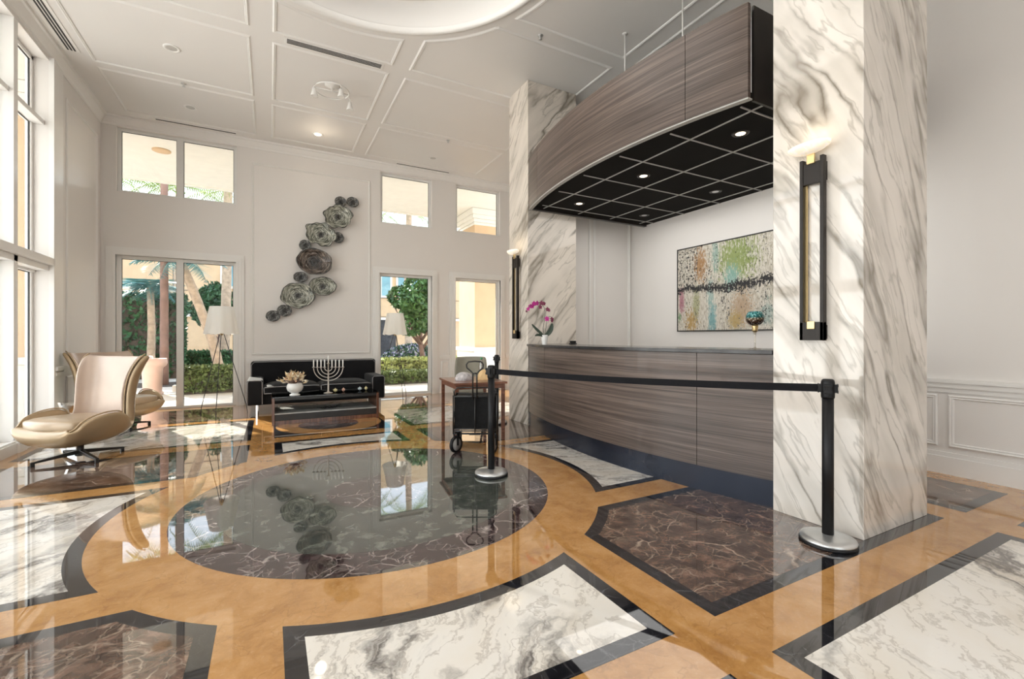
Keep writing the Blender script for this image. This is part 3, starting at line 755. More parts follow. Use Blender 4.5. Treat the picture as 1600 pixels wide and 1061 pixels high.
# painting
def painting_mat():
    t = NT('abstract_painting'); v = t.coord(); s = t.sep(v)   # y -0.95..0.95, z 0..1.2
    st = t.comb(0.0, t.math('MULTIPLY', s[1], 5.0), t.math('MULTIPLY', s[2], 1.1))
    n1 = t.noise(st, 1.6, 4, .6); n2 = t.noise(t.vadd(st, (3, 7, 1)), 1.5, 5, .6); n3 = t.noise(t.vadd(st, (9, 2, 5)), 1.3, 4, .6)
    fine = t.noise(t.comb(0.0, t.math('MULTIPLY', s[1], 46.0), t.math('MULTIPLY', s[2], 14.0)), 1.0, 5, .7)
    spk = t.noise(t.comb(0.0, t.math('MULTIPLY', s[1], 30.0), t.math('MULTIPLY', s[2], 22.0)), 1.3, 6, .75)
    c = t.ramp(fine, [(.32, (.30, .26, .20)), (.42, (.55, .50, .42)), (.52, (.76, .72, .65)), (.66, (.84, .82, .77))])
    def blob(y0, z0, ry, rz, col, a, nn):
        nonlocal c
        dy = t.math('DIVIDE', t.math('SUBTRACT', s[1], y0), ry); dz = t.math('DIVIDE', t.math('SUBTRACT', s[2], z0), rz)
        d = t.math('SQRT', t.math('ADD', t.math('MULTIPLY', dy, dy), t.math('MULTIPLY', dz, dz)))
        f = t.math('SUBTRACT', 1.25, t.math('ADD', d, t.math('MULTIPLY', t.math('SUBTRACT', nn, .5), 5.0)), clamp=True)
        c = t.mix(t.math('MULTIPLY', t.math('MULTIPLY', f, 1.6, clamp=True), a), c, tuple(k * .85 for k in col))
    blob(.55, .93, .10, .22, (.50, .24, .06), .85, fine); blob(-.02, .95, .28, .28, (.30, .42, .08), .85, fine)
    blob(.05, .70, .10, .16, (.30, .60, .58), .8, fine); blob(.35, .15, .06, .26, (.20, .50, .55), .85, fine); blob(.38, .50, .05, .2, (.42, .62, .60), .8, fine)
    blob(.70, .13, .10, .15, (.60, .36, .08), .85, fine); blob(.30, 1.05, .05, .25, (.35, .58, .55), .7, fine)
    blob(.88, .42, .05, .18, (.45, .06, .18), .7, spk); blob(-.10, .28, .15, .22, (.55, .34, .18), .7, spk); blob(.62, .38, .06, .2, (.40, .42, .18), .7, spk)
    blob(.0, .12, .1, .12, (.60, .42, .12), .75, spk); blob(-.55, .6, .1, .4, (.60, .55, .45), .6, fine); blob(-.45, .2, .08, .15, (.3, .5, .5), .6, fine); blob(.92, .2, .03, .06, (.15, .35, .15), .8, spk)
    band = t.math('SUBTRACT', 1.0, t.math('DIVIDE', t.math('ABSOLUTE', t.math('SUBTRACT', s[2], t.math('ADD', .60, t.math('MULTIPLY', t.math('SUBTRACT', t.noise(v, 3.0, 2), .5), .25)))), .10), clamp=True)
    blk = t.math('MULTIPLY', t.math('GREATER_THAN', t.math('ADD', spk, t.math('MULTIPLY', band, .20)), .60), band)
    left = t.math('MULTIPLY', t.math('GREATER_THAN', s[1], .60), t.math('GREATER_THAN', s[2], .55))
    b2 = t.math('MULTIPLY', t.math('GREATER_THAN', spk, .53), left)
    b3 = t.math('GREATER_THAN', t.math('ADD', spk, t.math('MULTIPLY', n1, .35)), .775)
    allb = t.math('MINIMUM', t.math('ADD', t.math('ADD', t.math('GREATER_THAN', blk, .05), b2), b3), 1.0)
    c = t.mix(allb, c, (.018, .016, .020))
    c = t.mix(1.0, c, (.80, .78, .74), 'MULTIPLY')
    t.bsdf(c, .55, bump=fine, bstr=.3); return t.m
e = thing('abstract_painting', 'large abstract canvas in cream, green, rust and black behind the desk', 'painting', (XR - .03, 3.92, 1.35))
m = MB(); m.box(-.012, .0, -.95, .95, 0, 1.20); m.build('canvas', painting_mat(), e)
m = MB(); m.box(-.018, .03, -.965, -.95, -.015, 1.215); m.box(-.018, .03, .95, .965, -.015, 1.215); m.box(-.018, .03, -.95, .95, -.015, 0); m.box(-.018, .03, -.95, .95, 1.2, 1.215); m.build('frame', M['black_metal'], e)

# goblet candle holder
e = thing('goblet_candle_holder', 'teal and bronze mosaic glass goblet on the right end of the desk', 'candle holder', (3.46, 2.32, 1.1555))
m = MB(); m.lathe([(.045, 0), (.045, .003), (.010, .008), (.006, .02), (.006, .10), (.012, .135)], n=28); m.build('stem', M['stem_glass'], e)
m = MB(); m.lathe([(.012, .135), (.022, .15), (.020, .165), (.026, .18), (.024, .19)], n=28); m.build('collar', M['brass'], e)
t = NT('mosaic_glass'); v = t.coord(); s = t.sep(v)
vor = t.n('ShaderNodeTexVoronoi'); vor.inputs['Scale'].default_value = 62; t.l(v, vor.inputs['Vector'])
hcol = t.ramp(t.math('DIVIDE', t.math('SUBTRACT', s[2], .18), .13), [(.30, (.10, .05, .03)), (.48, (.32, .22, .12)), (.60, (.04, .30, .30)), (.9, (.10, .50, .50))])
c = t.mix(t.math('MULTIPLY', vor.outputs['Distance'], .9, clamp=True), hcol, (.02, .02, .02), 'MULTIPLY')
c = t.mix(t.math('GREATER_THAN', .30, vor.outputs['Distance']), c, t.mix(.35, hcol, (.9, .95, .9)))
t.bsdf(c, .12, metal=.35, bump=vor.outputs['Distance'], bstr=.8); M['mosaic'] = t.m
m = MB(); m.lathe([(.015, .188), (.042, .198), (.062, .22), (.069, .245), (.066, .27), (.055, .292), (.045, .303), (.041, .300), (.05, .285), (.058, .25), (.04, .21), (.001, .2)], n=36, caps=False); m.build('bowl', M['mosaic'], e)

# orchid
ox, oy = 3.24, 5.28
e = thing('potted_orchid', 'magenta orchid in a small white pot on the left end of the desk', 'plant', (3.18, 5.06, 1.1555))
m = MB(); m.lathe([(.030, 0), (.034, .01), (.045, .11), (.047, .125), (.041, .125), (.038, .10), (.001, .10)], n=28, caps=False); m.build('pot', M['white_ceramic'], e)
def leafmesh(path, w, nrm=(0, 0, 1)):
    P = []; n = len(path); nrm = Vector(nrm)
    for i, p in enumerate(path):
        p = Vector(p); tg = (Vector(path[min(i + 1, n - 1)]) - Vector(path[max(0, i - 1)])).normalized(); sd = tg.cross(nrm).normalized()
        ww = w * sin(pi * (i + .35) / (n - .3)) ** .7; up = sd.cross(tg)
        P.append([tuple(p - sd * ww + up * ww * .3), tuple(p), tuple(p + sd * ww + up * ww * .3)])
    return P
rgt = Vector((.8825, -.4704, 0))
def rp(a, b, d=0): return tuple(rgt * a + Vector((.4704, .8825, 0)) * d + Vector((0, 0, b)))
for (pth, w) in (([rp(0, .10), rp(-.05, .15), rp(-.11, .20), rp(-.17, .27)], .022), ([rp(0, .10), rp(.05, .14), rp(.09, .20), rp(.10, .28)], .038), ([rp(0, .10), rp(-.04, .12, -.04), rp(-.10, .13, -.08), rp(-.13, .11, -.1)], .02)):
    leafs = rows(leafmesh(pth, w, (-.4704, -.8825, .2))); leafs.build('leaf', M['darkgreen'], e, solid=.003, subsurf=1)
st1 = [rp(0, .10), rp(-.02, .20), rp(.0, .33), rp(.01, .42), rp(-.01, .50), rp(-.06, .545), rp(-.13, .55), rp(-.20, .50), rp(-.235, .455)]
st2 = [rp(0, .10), rp(.02, .22), rp(.03, .33), rp(.06, .37), rp(.09, .36)]
m = MB(); m.tube(st1, .0035, 6); m.tube(st2, .003, 6); m.build('stem', M['darkgreen'], e)
def flower(c, r, mt):
    m = MB(); c = Vector(c); fw = Vector((-.4704, -.8825, 0)); up = Vector((0, 0, 1))
    fw = (fw + Vector((random.uniform(-.5, .5), random.uniform(-.5, .5), random.uniform(-.4, .3)))).normalized(); sd = fw.cross(up).normalized(); up = sd.cross(fw)
    for k in range(5):
        a = 2 * pi * k / 5 + .3; d = sd * cos(a) + up * sin(a); q = fw.cross(d); wd = .42 if k % 2 else .32
        m.add([c, c + d * r * .5 + q * r * wd + fw * r * .15, c + d * r + fw * r * .05, c + d * r * .5 - q * r * wd + fw * r * .15], [(0, 1, 2, 3)])
    m.lathe([(.001, -r * .2), (r * .18, 0), (.001, r * .25)], c + fw * r * .15, 8)
    o = m.build('flower', mt, e); o.data.polygons.foreach_set('use_smooth', [True] * len(o.data.polygons)); return o
for (a, b, r_, mt) in ((-.215, .465, .030, 'magenta'), (-.185, .50, .036, 'magenta'), (-.14, .535, .038, 'magenta'), (-.10, .54, .038, 'magenta'), (-.16, .50, .034, 'magenta'), (-.235, .435, .02, 'darkmagenta'), (-.04, .54, .038, 'darkmagenta'), (-.01, .535, .032, 'darkmagenta'), (-.055, .49, .032, 'darkmagenta'), (.04, .46, .034, 'darkmagenta'), (.06, .445, .024, 'darkmagenta'), (.03, .335, .040, 'magenta'), (.10, .335, .032, 'darkmagenta'), (.095, .31, .026, 'darkmagenta')):
    flower(rp(a, b, random.uniform(-.02, .02)), r_, M[mt])
m = MB(); m.box(-.05, .05, -.03, .03, 0, .012); m.box(-.04, .04, -.022, .022, .012, .045)
tag(m.build('small_card_holder', M['black_plastic'], None, bevel=.004, loc=(3.72, 5.18, 1.1555)), 'small black desk accessory at the left end of the countertop', 'desk accessory')

# ------------------------------------------------------------------ stanchions
def stanchion(label, x, y, rz=0, arms=True):
    e = thing('stanchion', label, 'stanchion', (x, y, 0), rz, group='black belt stanchions')
    m = MB(); m.lathe([(.150, 0), (.152, .004), (.152, .016), (.146, .018)], n=56); m.build('rubber_rim', M['black_plastic'], e)
    m = MB(); m.lathe([(.148, .018), (.149, .026), (.145, .036), (.10, .046), (.05, .052), (.034, .056)], n=56); m.build('base', M['silver'], e)
    m = MB(); m.lathe([(.031, .05), (.031, .90)], n=32); m.build('post', M['black_plastic'], e)
    m = MB(); m.lathe([(.034, .88), (.036, .89), (.036, .975), (.032, .990), (.024, .996)], n=32); m.build('head', M['black_plastic'], e, bevel=0)
    for k in range(4):
        a = k * pi / 2; mt = Matrix.Rotation(a, 4, 'Z'); m = MB(); m.box(.030, .050, -.018, .018, .915, .965, mt); m.box(.046, .052, -.022, .022, .912, .930, mt); m.box(.046, .052, -.022, .022, .95, .968, mt)
        m.build('belt_clip', M['black_plastic'], e, bevel=.002)
    return e
A1 = math.atan2(1.54 - 3.74, 3.0 - 1.78)
stanchion('near stanchion on a silver disc base in front of the near marble pillar', 3.0, 1.54, A1)
stanchion('middle stanchion on a silver disc base beside the folding wagon', 1.78, 3.74, A1)
stanchion('farthest stanchion behind the wooden table, next to the far marble pillar', 2.92, 5.95, A1)
P = []; a = Vector((1.78, 3.74)); b = Vector((3.0, 1.54)); d = (b - a).normalized(); a2 = a + d * .045; b2 = b - d * .045
for i in range(25):
    t_ = i / 24; p = a2.lerp(b2, t_); z = .94 - .030 * 4 * t_ * (1 - t_) * .6
    P.append([(p.x, p.y, z - .024), (p.x, p.y, z + .024)])
bl = rows(P, False); tag(bl.build('retractable_belt', M['belt'], None, solid=.002), 'long black belt stretched between the near and middle stanchions', 'belt')

# ------------------------------------------------------------------ glass wall plates
def plate_obj(label, x, z, rx, rz_, mt, wav, depth, yoff, k, mat_name):
    c = (x, YB - yoff, z); P = []; nr = 14; ns = 72; rnd = random.Random(k)
    ph = [rnd.uniform(0, 6.28) for _ in range(4)]
    for i in range(nr + 1):
        u = i / nr; row = []
        for j in range(ns + 1):
            a = 2 * pi * (j % ns) / ns
            w = 1 + wav * u * u * (.5 * sin(5 * a + ph[0]) + .35 * sin(9 * a + ph[1]) + .5 * sin(2 * a + ph[2]))
            yy = -depth * (u ** 2.2) + wav * .25 * u ** 3 * rx * sin(7 * a + ph[3]) + depth * .15 * (1 - u) ** 4 * -1 + .006 * sin(u * 26 + a)
            row.append((rx * u * w * cos(a), yy, rz_ * u * w * sin(a)))
        P.append(row)
    g = rows(P); o = g.build('glass_wall_plate', mt, None, solid=.006, loc=c)
    m = MB(); m.lathe([(.03, 0), (.03, -(yoff - .004))], (0, 0, 0), 16, axis='y'); m.v = [(p[0], -p[1], p[2]) for p in m.v]; m.build('wall_mount', M['black_metal'], o)
    m = MB(); rim = [(p[0], p[1], p[2]) for p in P[-1][:-1]]; m.tube(rim, .006 + .002 * (rx > .15), 6, closed=True); m.build('rim', M['plate_black'], o)
    tag(o, label, 'wall art', 'smoky glass plates on the back wall')
PL = [('small smoky glass plate at the top right end of the cluster', 1.49, 3.99, .115, .10, 'plate_black', .02, .035, .05),
 ('small smoky glass plate left of the topmost one', 1.26, 3.965, .11, .10, 'plate_black', .02, .035, .05),
 ('large wavy grey glass plate just under the two top plates', 1.20, 3.64, .255, .235, 'plate_green', .13, .07, .12),
 ('large pale glass plate with a fluted edge, second of the big ones from the top', .885, 3.26, .26, .235, 'plate_green', .15, .07, .09),
 ('small black glass plate right of the pale fluted plate', 1.21, 3.24, .11, .105, 'plate_black', .03, .04, .05),
 ('small dark glass plate on the upper left edge of the brown plate', .61, 3.03, .105, .10, 'plate_black', .04, .04, .05),
 ('largest plate, brown black glass with a black centre', .77, 2.71, .315, .25, 'plate_brown', .03, .09, .13),
 ('small dark oval glass plate at the lower left of the brown plate', .53, 2.41, .125, .095, 'plate_black', .03, .04, .05),
 ('greenish glass plate with a black centre at the lower right of the brown plate', .92, 2.25, .245, .18, 'plate_green', .04, .07, .08),
 ('large pale green ringed glass plate near the lower end of the cluster', .48, 2.05, .285, .245, 'plate_green', .06, .07, .09),
 ('small grey glass plate second from the lower left end', .25, 1.755, .125, .105, 'plate_black', .03, .04, .05),
 ('small grey glass plate at the lowest left end of the cluster', .06, 1.65, .118, .10, 'plate_black', .02, .035, .05)]
for k, p in enumerate(PL):
    plate_obj(p[0], p[1], p[2], p[3], p[4], M[p[5]], p[6], p[7], p[8], k, p[5])

# ------------------------------------------------------------------ sofa
SX0, SX1, SY0, SY1 = -.32, 1.84, 8.31, 9.30
e = thing('sofa', 'long black velvet sofa with grey piping against the back wall', 'sofa', (.76, 8.80, 0)); L0 = (.76, 8.80, 0)
def bx(name, x0, x1, y0, y1, z0, z1, mt, bev, par=None):
    m = MB(); m.box(x0, x1, y0, y1, z0, z1); return local(m, L0).build(name, mt, par or e, bevel=bev, seg=4)
bx('base', SX0 + .02, SX1 - .02, SY0 + .04, SY1 - .02, .16, .33, M['velvet'], .02)
for (a, b) in ((SX0, SX0 + .23), (SX1 - .23, SX1)):
    ar = bx('armrest', a, b, SY0, SY1 - .1, .16, .565, M['velvet'], .035)
    m = MB(); zt = .550
    m.tube([(a + .012, SY0 + .006, .18), (a + .012, SY0 + .006, zt - .02), (a + .035, SY0 + .006, zt + .006), (b - .035, SY0 + .006, zt + .006), (b - .012, SY0 + .006, zt - .02), (b - .012, SY0 + .006, .18)], .006, 6)
    local(m, L0).build('piping', M['piping'], ar)
bk = bx('backrest', SX0 + .03, SX1 - .01, SY1 - .24, SY1, .16, .83, M['velvet'], .05)
m = MB(); m.tube([(SX0 + .045, SY1 - .235, .36), (SX0 + .045, SY1 - .235, .77), (SX0 + .09, SY1 - .23, .818), (SX1 - .07, SY1 - .23, .818), (SX1 - .025, SY1 - .235, .77), (SX1 - .025, SY1 - .235, .4)], .006, 6)
local(m, L0).build('piping', M['piping'], bk)
xm = (SX0 + SX1) / 2
for (a, b) in ((SX0 + .235, xm - .004), (xm + .004, SX1 - .235)):
    P = []
    m = MB(); nx, ny = 14, 8
    def cush(a, b, y0, y1, z0, z1):
        m = MB(); P = []
        for i in range(nx + 1):
            for j in range(ny + 1):
                u, v = i / nx * 2 - 1, j / ny * 2 - 1
                P.append((a + (b - a) * i / nx, y0 + (y1 - y0) * j / ny, z1 + .045 * (1 - u ** 4) * (1 - v ** 4) - .02 * (abs(u) ** 8 + abs(v) ** 8)))
        top = [(i * (ny + 1) + j, (i + 1) * (ny + 1) + j, (i + 1) * (ny + 1) + j + 1, i * (ny + 1) + j + 1) for i in range(nx) for j in range(ny)]
        m.add(P, top, True); o = len(P); m.add([(p[0], p[1], z0) for p in P], [tuple(reversed(f)) for f in top])
        rim = [(i, 0) for i in range(nx + 1)] + [(nx, j) for j in range(1, ny + 1)] + [(i, ny) for i in range(nx - 1, -1, -1)] + [(0, j) for j in range(ny - 1, 0, -1)]
        ids = [i * (ny + 1) + j for i, j in rim]
        for k in range(len(ids)): m.f.append([ids[k], ids[(k + 1) % len(ids)], ids[(k + 1) % len(ids)] + o, ids[k] + o]); m.mi.append(0); m.sm.append(True)
        return m
    c_ = local(cush(a, b, SY0 - .015, SY1 - .25, .33, .455), L0).build('seat_cushion', M['velvet'], e, bevel=.012)
    m = MB(); m.tube([(a + .015, SY0 - .017, .442)] + [(a + (b - a) * k / 10, SY0 - .018, .448) for k in range(1, 10)] + [(b - .015, SY0 - .017, .442)], .007, 6)
    m.tube([(a + .012, SY0 - .016, .345), (b - .012, SY0 - .016, .345)], .007, 6); m.tube([(a + .012, SY0 - .016, .345), (a + .006, SY0 - .017, .442)], .006, 6)
    m2 = local(m, L0); m2.build('piping', M['piping'], c_)
for (x, y) in ((SX0 + .14, SY0 + .07), (SX1 - .14, SY0 + .07), (SX0 + .14, SY1 - .12), (SX1 - .14, SY1 - .12)):
    bx('leg', x - .014, x + .014, y - .014, y + .014, 0, .165, M['chrome'], .002)

M['shelf'] = simple('pale_glossy_shelf', (.42, .42, .40), .15, var=.2)
# ------------------------------------------------------------------ coffee table
e = thing('coffee_table', 'low coffee table with brown wood sides and black glass top', 'coffee table', (.77, 7.60, 0)); L0 = (.77, 7.60, 0)
for (a, b) in ((.03, .065), (1.475, 1.51)): bx('side_panel', a, b, 7.25, 7.95, 0, .385, M['brownwood'], .003)
bx('tabletop', .03, 1.51, 7.25, 7.95, .388, .400, M['dark_glass'], .002)
bx('top_rail', .065, 1.475, 7.27, 7.29, .345, .385, M['black_metal'], .002)
bx('top_rail', .065, 1.475, 7.91, 7.93, .345, .385, M['black_metal'], .002)
bx('shelf', .065, 1.475, 7.26, 7.94, .150, .165, M['shelf'], .002)
bx('plinth', .065, 1.475, 7.30, 7.92, .055, .150, M['canopy_dark'], .002); bx('base_board', .065, 1.475, 7.28, 7.94, 0.0, .055, M['brownwood'], .002)

# vase with dried flowers
e = thing('flower_vase', 'white hobnail vase of dried cream flowers on the coffee table', 'vase', (.33, 7.40, .4005))
m = MB(); m.lathe([(.070, 0), (.072, .006), (.055, .018), (.045, .028), (.060, .04), (.095, .07), (.110, .11), (.104, .145), (.092, .168), (.094, .175), (.086, .175), (.085, .15), (.001, .14)], n=48, caps=False)
vs = m.build('vase', M['white_ceramic'], e)
m = MB()
for i in range(8):
    for k in range(30):
        zz = .052 + i * .0155; a = 2 * pi * (k + .5 * (i % 2)) / 30
        pr_ = [(.040, .028), (.060, .04), (.095, .07), (.110, .11), (.104, .145), (.092, .168)]
        rr = next((p0[0] + (p1[0] - p0[0]) * (zz - p0[1]) / (p1[1] - p0[1]) for p0, p1 in zip(pr_, pr_[1:]) if p0[1] <= zz <= p1[1]), .1)
        c0 = Vector((rr * cos(a), rr * sin(a), zz)); u = Vector((-sin(a), cos(a), 0)) * .005; w_ = Vector((0, 0, .005)); o_ = Vector((cos(a), sin(a), 0)) * .006
        m.add([c0 - u, c0 - w_, c0 + u, c0 + w_, c0 + o_], [(0, 1, 4), (1, 2, 4), (2, 3, 4), (3, 0, 4)], True)
m.build('hobnail_pattern', M['white_ceramic'], vs)
m = MB(); mm = [M['petal'], M['petal2'], M['petal3'], M['bark_dark']]
for i in range(95):
    a = random.uniform(0, 2 * pi); el = random.uniform(.12, 1.45); ln = random.uniform(.13, .24) * (1.0 if el > .5 else 1.15)
    d = Vector((cos(a) * cos(el), sin(a) * cos(el), sin(el) * .95)); base = Vector((0, 0, .16)); tip = base + d * ln
    m.cur = 3; m.tube([base, base + d * ln * .6], .0018, 4)
    m.cur = random.choice((0, 1, 2, 2, 0))
    for k in range(5):
        q = Vector((random.uniform(-1, 1), random.uniform(-1, 1), random.uniform(-.5, 1))).normalized(); dd = (d * 1.1 + q * .75).normalized(); sd = dd.cross(q).normalized() * .009; s0 = base + d * ln * random.uniform(.55, .85); L_ = random.uniform(.035, .06)
        m.add([s0, s0 + dd * L_ * .5 + sd, s0 + dd * L_, s0 + dd * L_ * .5 - sd], [(0, 1, 2, 3)])
m.raw = True
o = m.build('dried_flowers', mm, e)

# menorah
e = thing('menorah', 'nine branched metal candelabrum with white candles on the coffee table', 'candelabrum', (.79, 7.42, .4005), -R(20))
m = MB(); m.lathe([(.065, 0), (.065, .008), (.03, .016), (.012, .03), (.010, .20), (.013, .22), (.010, .24), (.010, .44), (.02, .45), (.02, .46)], n=24); m.build('stem', M['pewter'], e)
for i, r_ in enumerate((.053, .106, .159, .212)):
    m = MB(); m.tube([(r_ * cos(a), 0, .385 - (r_ * .92) * sin(a)) for a in [pi * k / 24 for k in range(25)]], .0065, 8)
    for sx in (-1, 1): m.lathe([(.008, .383), (.022, .392), (.022, .398), (.012, .40)], (sx * r_, 0, 0), 12)
    m.build('branch', M['pewter'], e)
for k in range(-4, 5):
    z0 = .46 if k == 0 else .398; m = MB(); m.lathe([(.0095, z0), (.0088, z0 + .105), (.003, z0 + .112)], (k * .053, 0, 0), 12); m.build('candle', M['candle'], e)
# little trinkets
M['yel'] = simple('pale_yellow_glaze', (.75, .66, .35), .4); M['pnk'] = simple('pink_glaze', (.72, .42, .32), .4); M['blu'] = simple('blue_white_glaze', (.50, .58, .62), .4)
def trinket(label, x, y, mt, r=.024):
    m = MB(); m.lathe([(.002, 0), (r * .8, .016), (r, .022), (r, .044), (r * .5, .050), (.004, .053), (.004, .066)], n=20, caps=True)
    tag(m.build('small_ornament', M[mt], None, loc=(x, y, .4005)), label, 'ornament', 'little glazed ornaments on the coffee table')
trinket('little pale yellow ornament next to the candelabrum foot', .90, 7.50, 'yel', .030); trinket('little pink ornament on the coffee table', 1.02, 7.51, 'pnk')
trinket('little blue white ornament on the coffee table', 1.27, 7.54, 'blu', .028); trinket('little yellow ornament nearest the right side of the coffee table', 1.37, 7.56, 'yel', .022)
m = MB()
for k in range(26):
    a = random.uniform(0, 6.28); p0 = Vector((random.uniform(-.10, .10), random.uniform(-.05, .05), .004)); q = p0 + Vector((cos(a) * .09, sin(a) * .05, random.uniform(.005, .045))); m.tube([p0, (p0 + q) / 2 + Vector((0, 0, .012)), q], .004, 5)
tag(m.build('dark_twig_ornament', M['black_metal'], None, loc=(.80, 7.45, .1655)), 'dark twig ornament on the lower shelf of the coffee table', 'ornament')

# ------------------------------------------------------------------ floor lamps
def floor_lamp(label, x, y, rz):
    e = thing('floor_lamp', label, 'floor lamp', (x, y, 0), rz, group='tripod floor lamps by the back wall')
    P = []; ns = 96
    for (z, r) in ((1.30, .232), (1.40, .214), (1.55, .190), (1.73, .160)):
        P.append([((r * (1 + .045 * sin(9 * a) * (1.73 - z + .12) / .5)) * cos(a), (r * (1 + .045 * sin(9 * a) * (1.73 - z + .12) / .5)) * sin(a), z + .008 * sin(9 * a) * (z < 1.31)) for a in [2 * pi * (k % ns) / ns for k in range(ns + 1)]])
    rows(P).build('lamp_shade', M['shade'], e)
    m = MB(); m.lathe([(.012, 1.28), (.03, 1.30), (.03, 1.33), (.015, 1.36), (.015, 1.42)], n=16); m.build('socket', M['brass'], e)
    for k in range(3):
        a = 2 * pi * k / 3; m = MB(); m.tube([(.025 * cos(a), .025 * sin(a), 1.33), (.36 * cos(a), .36 * sin(a), .14), (.375 * cos(a), .375 * sin(a), .02), (.370 * cos(a), .370 * sin(a), .004)], .0055, 8); m.build('leg', M['black_metal'], e)
    return e
floor_lamp('white pleated tripod floor lamp in front of the sliding glass door', -.66, 8.42, R(-97))
floor_lamp('white pleated tripod floor lamp between the sofa and the wooden table', 2.23, 9.18, R(-80))

# ------------------------------------------------------------------ wing chairs
M['leather_seat'] = simple('pale_champagne_leather', (.49, .37, .25), .28, metal=.1, var=.05, bstr=.12, bscale=180, coat=.1)
def wing_chair(label, loc, rz):
    e = thing('wing_chair', label, 'armchair', loc, rz, group='champagne leather swivel wing chairs')   # faces +x locally
    prof = [(.28, .320), (.325, .318), (.345, .285), (.328, .228), (.25, .205), (.06, .20), (-.12, .21), (-.25, .245), (-.315, .32), (-.335, .45), (-.35, .60), (-.37, .74), (-.40, .88), (-.43, 1.00), (-.44, 1.045)]
    hw = [.325, .34, .35, .36, .378, .39, .388, .37, .35, .33, .325, .335, .36, .39, .385]
    rise = [.015, .03, .07, .15, .235, .30, .285, .21, .165, .155, .165, .175, .17, .13, .08]
    nv = 20; P = []; n = len(prof)
    for i in range(n):
        a = Vector((prof[max(0, i - 1)][0], 0, prof[max(0, i - 1)][1])); b = Vector((prof[min(n - 1, i + 1)][0], 0, prof[min(n - 1, i + 1)][1])); tg = (b - a).normalized(); nm = Vector((-tg.z, 0, tg.x)) * -1
        nm = Vector((tg.z, 0, -tg.x))   # into the seat
        if i <= 6: nm = Vector((0, 0, 1))
        if i in (2, 3): nm = Vector((-.35, 0, 1)).normalized()
        if i == 7: nm = Vector((.50, 0, .86)).normalized()
        if i == 8: nm = Vector((.88, 0, .42)).normalized()
        c = Vector((prof[i][0], 0, prof[i][1])); row = []
        for j in range(nv + 1):
            v = j / nv * 2 - 1; av = abs(v)
            s_ = sin(v * pi / 2 * .97); row.append(tuple(c + Vector((0, hw[i] * (s_ * .86 + .14 * v), 0)) + nm * rise[i] * (av ** (3.0 if i < 9 else 2.6))))
        P.append(row)
    rows(P).build('shell', M['leather'], e, solid=.045, subsurf=2)
    # inner upholstery of the back
    Q = []
    for i in range(7, n):
        row = []
        c0 = Vector((prof[i][0], 0, prof[i][1]))
        for j in range(nv + 1):
            v = j / nv * 2 - 1; row.append(tuple(Vector(P[i][j]) * 1.0 + Vector((.030, 0, .02 if i < 9 else 0)) - Vector((0, P[i][j][1] * .085, 0))))
        Q.append(row)
    rows(Q).build('inner_back', M['leather_in'], e, solid=.03, subsurf=2)
    # piping along the rim
    for side in (0, nv):
        m = MB(); pts = [Vector(P[i][side]) + Vector((.004, 0, .006)) for i in range(n)]
        sm = [pts[0]]
        for i in range(n - 1):
            p0 = pts[i - 1] if i else pts[0] * 2 - pts[1]; p1 = pts[i]; p2 = pts[i + 1]; p3 = pts[i + 2] if i + 2 < n else pts[-1] * 2 - pts[-2]
            for k in range(4):
                t_ = k / 4; sm.append((p0 * (1 - t_) ** 3 + p1 * (3 * t_ ** 3 - 6 * t_ ** 2 + 4) + p2 * (-3 * t_ ** 3 + 3 * t_ ** 2 + 3 * t_ + 1) + p3 * t_ ** 3) / 6)
        m.tube(sm[1:] + [pts[-1]], .007, 8); m.build('piping', M['leather'], e)
    # seat cushion
    def slab(x0, x1, w0, w1, z0, z1, name, mt, crown_=.02):
        m = MB(); nx, ny = 8, 8; T = []; Bt = []
        for i in range(nx + 1):
            for j in range(ny + 1):
                u = i / nx; v = j / ny * 2 - 1; w = w0 + (w1 - w0) * u; x = x0 + (x1 - x0) * u - .07 * v * v * u
                edge = (1 - (2 * u - 1) ** 6) * (1 - v ** 6)
                T.append((x, w * v, z1 - .02 + crown_ * edge + .02 * u)); Bt.append((x, w * v, z0 + .02 * u))
        q = [(i * 9 + j, (i + 1) * 9 + j, (i + 1) * 9 + j + 1, i * 9 + j + 1) for i in range(nx) for j in range(ny)]
        m.add(T, q, True); m.add(Bt, [tuple(reversed(f)) for f in q], True)
        rim = [(i, 0) for i in range(9)] + [(8, j) for j in range(1, 9)] + [(i, 8) for i in range(7, -1, -1)] + [(0, j) for j in range(7, 0, -1)]
        ids = [i * 9 + j for i, j in rim]
        for k in range(len(ids)): m.f.append([ids[k], ids[(k + 1) % len(ids)], ids[(k + 1) % len(ids)] + 81, ids[k] + 81]); m.mi.append(0); m.sm.append(True)
        return m.build(name, mt, e, bevel=.030, seg=4)
    slab(-.27, .355, .295, .325, .318, .430, 'seat_cushion', M['leather_seat'], .03)
    slab(-.20, .33, .28, .31, .245, .322, 'seat_base', M['leather'], .01)
    m = MB(); m.lathe([(.09, .205), (.09, .185), (.03, .17), (.028, .06), (.045, .05), (.04, .035)], n=24); m.build('swivel_post', M['black_metal'], e)
    for k in range(4):
        mt = Matrix.Rotation(k * pi / 2 + R(-15), 4, 'Z'); m = MB()
        a, b = .02, .37
        vs = [(a, -.020, .055), (a, .020, .055), (a, .020, .095), (a, -.020, .095), (b, -.014, .028), (b, .014, .028), (b, .014, .046), (b, -.014, .046)]
        m.add([mt @ Vector(p) for p in vs], [(0, 1, 2, 3), (7, 6, 5, 4), (0, 4, 5, 1), (1, 5, 6, 2), (2, 6, 7, 3), (3, 7, 4, 0)])
        m.box(b - .03, b, -.014, .014, 0, .03, mt); m.build('leg', M['black_metal'], e, bevel=.003)
    return e
wing_chair('champagne leather wing chair turned toward the left window, nearest the camera', (-1.72, 6.23, 0), R(-130))
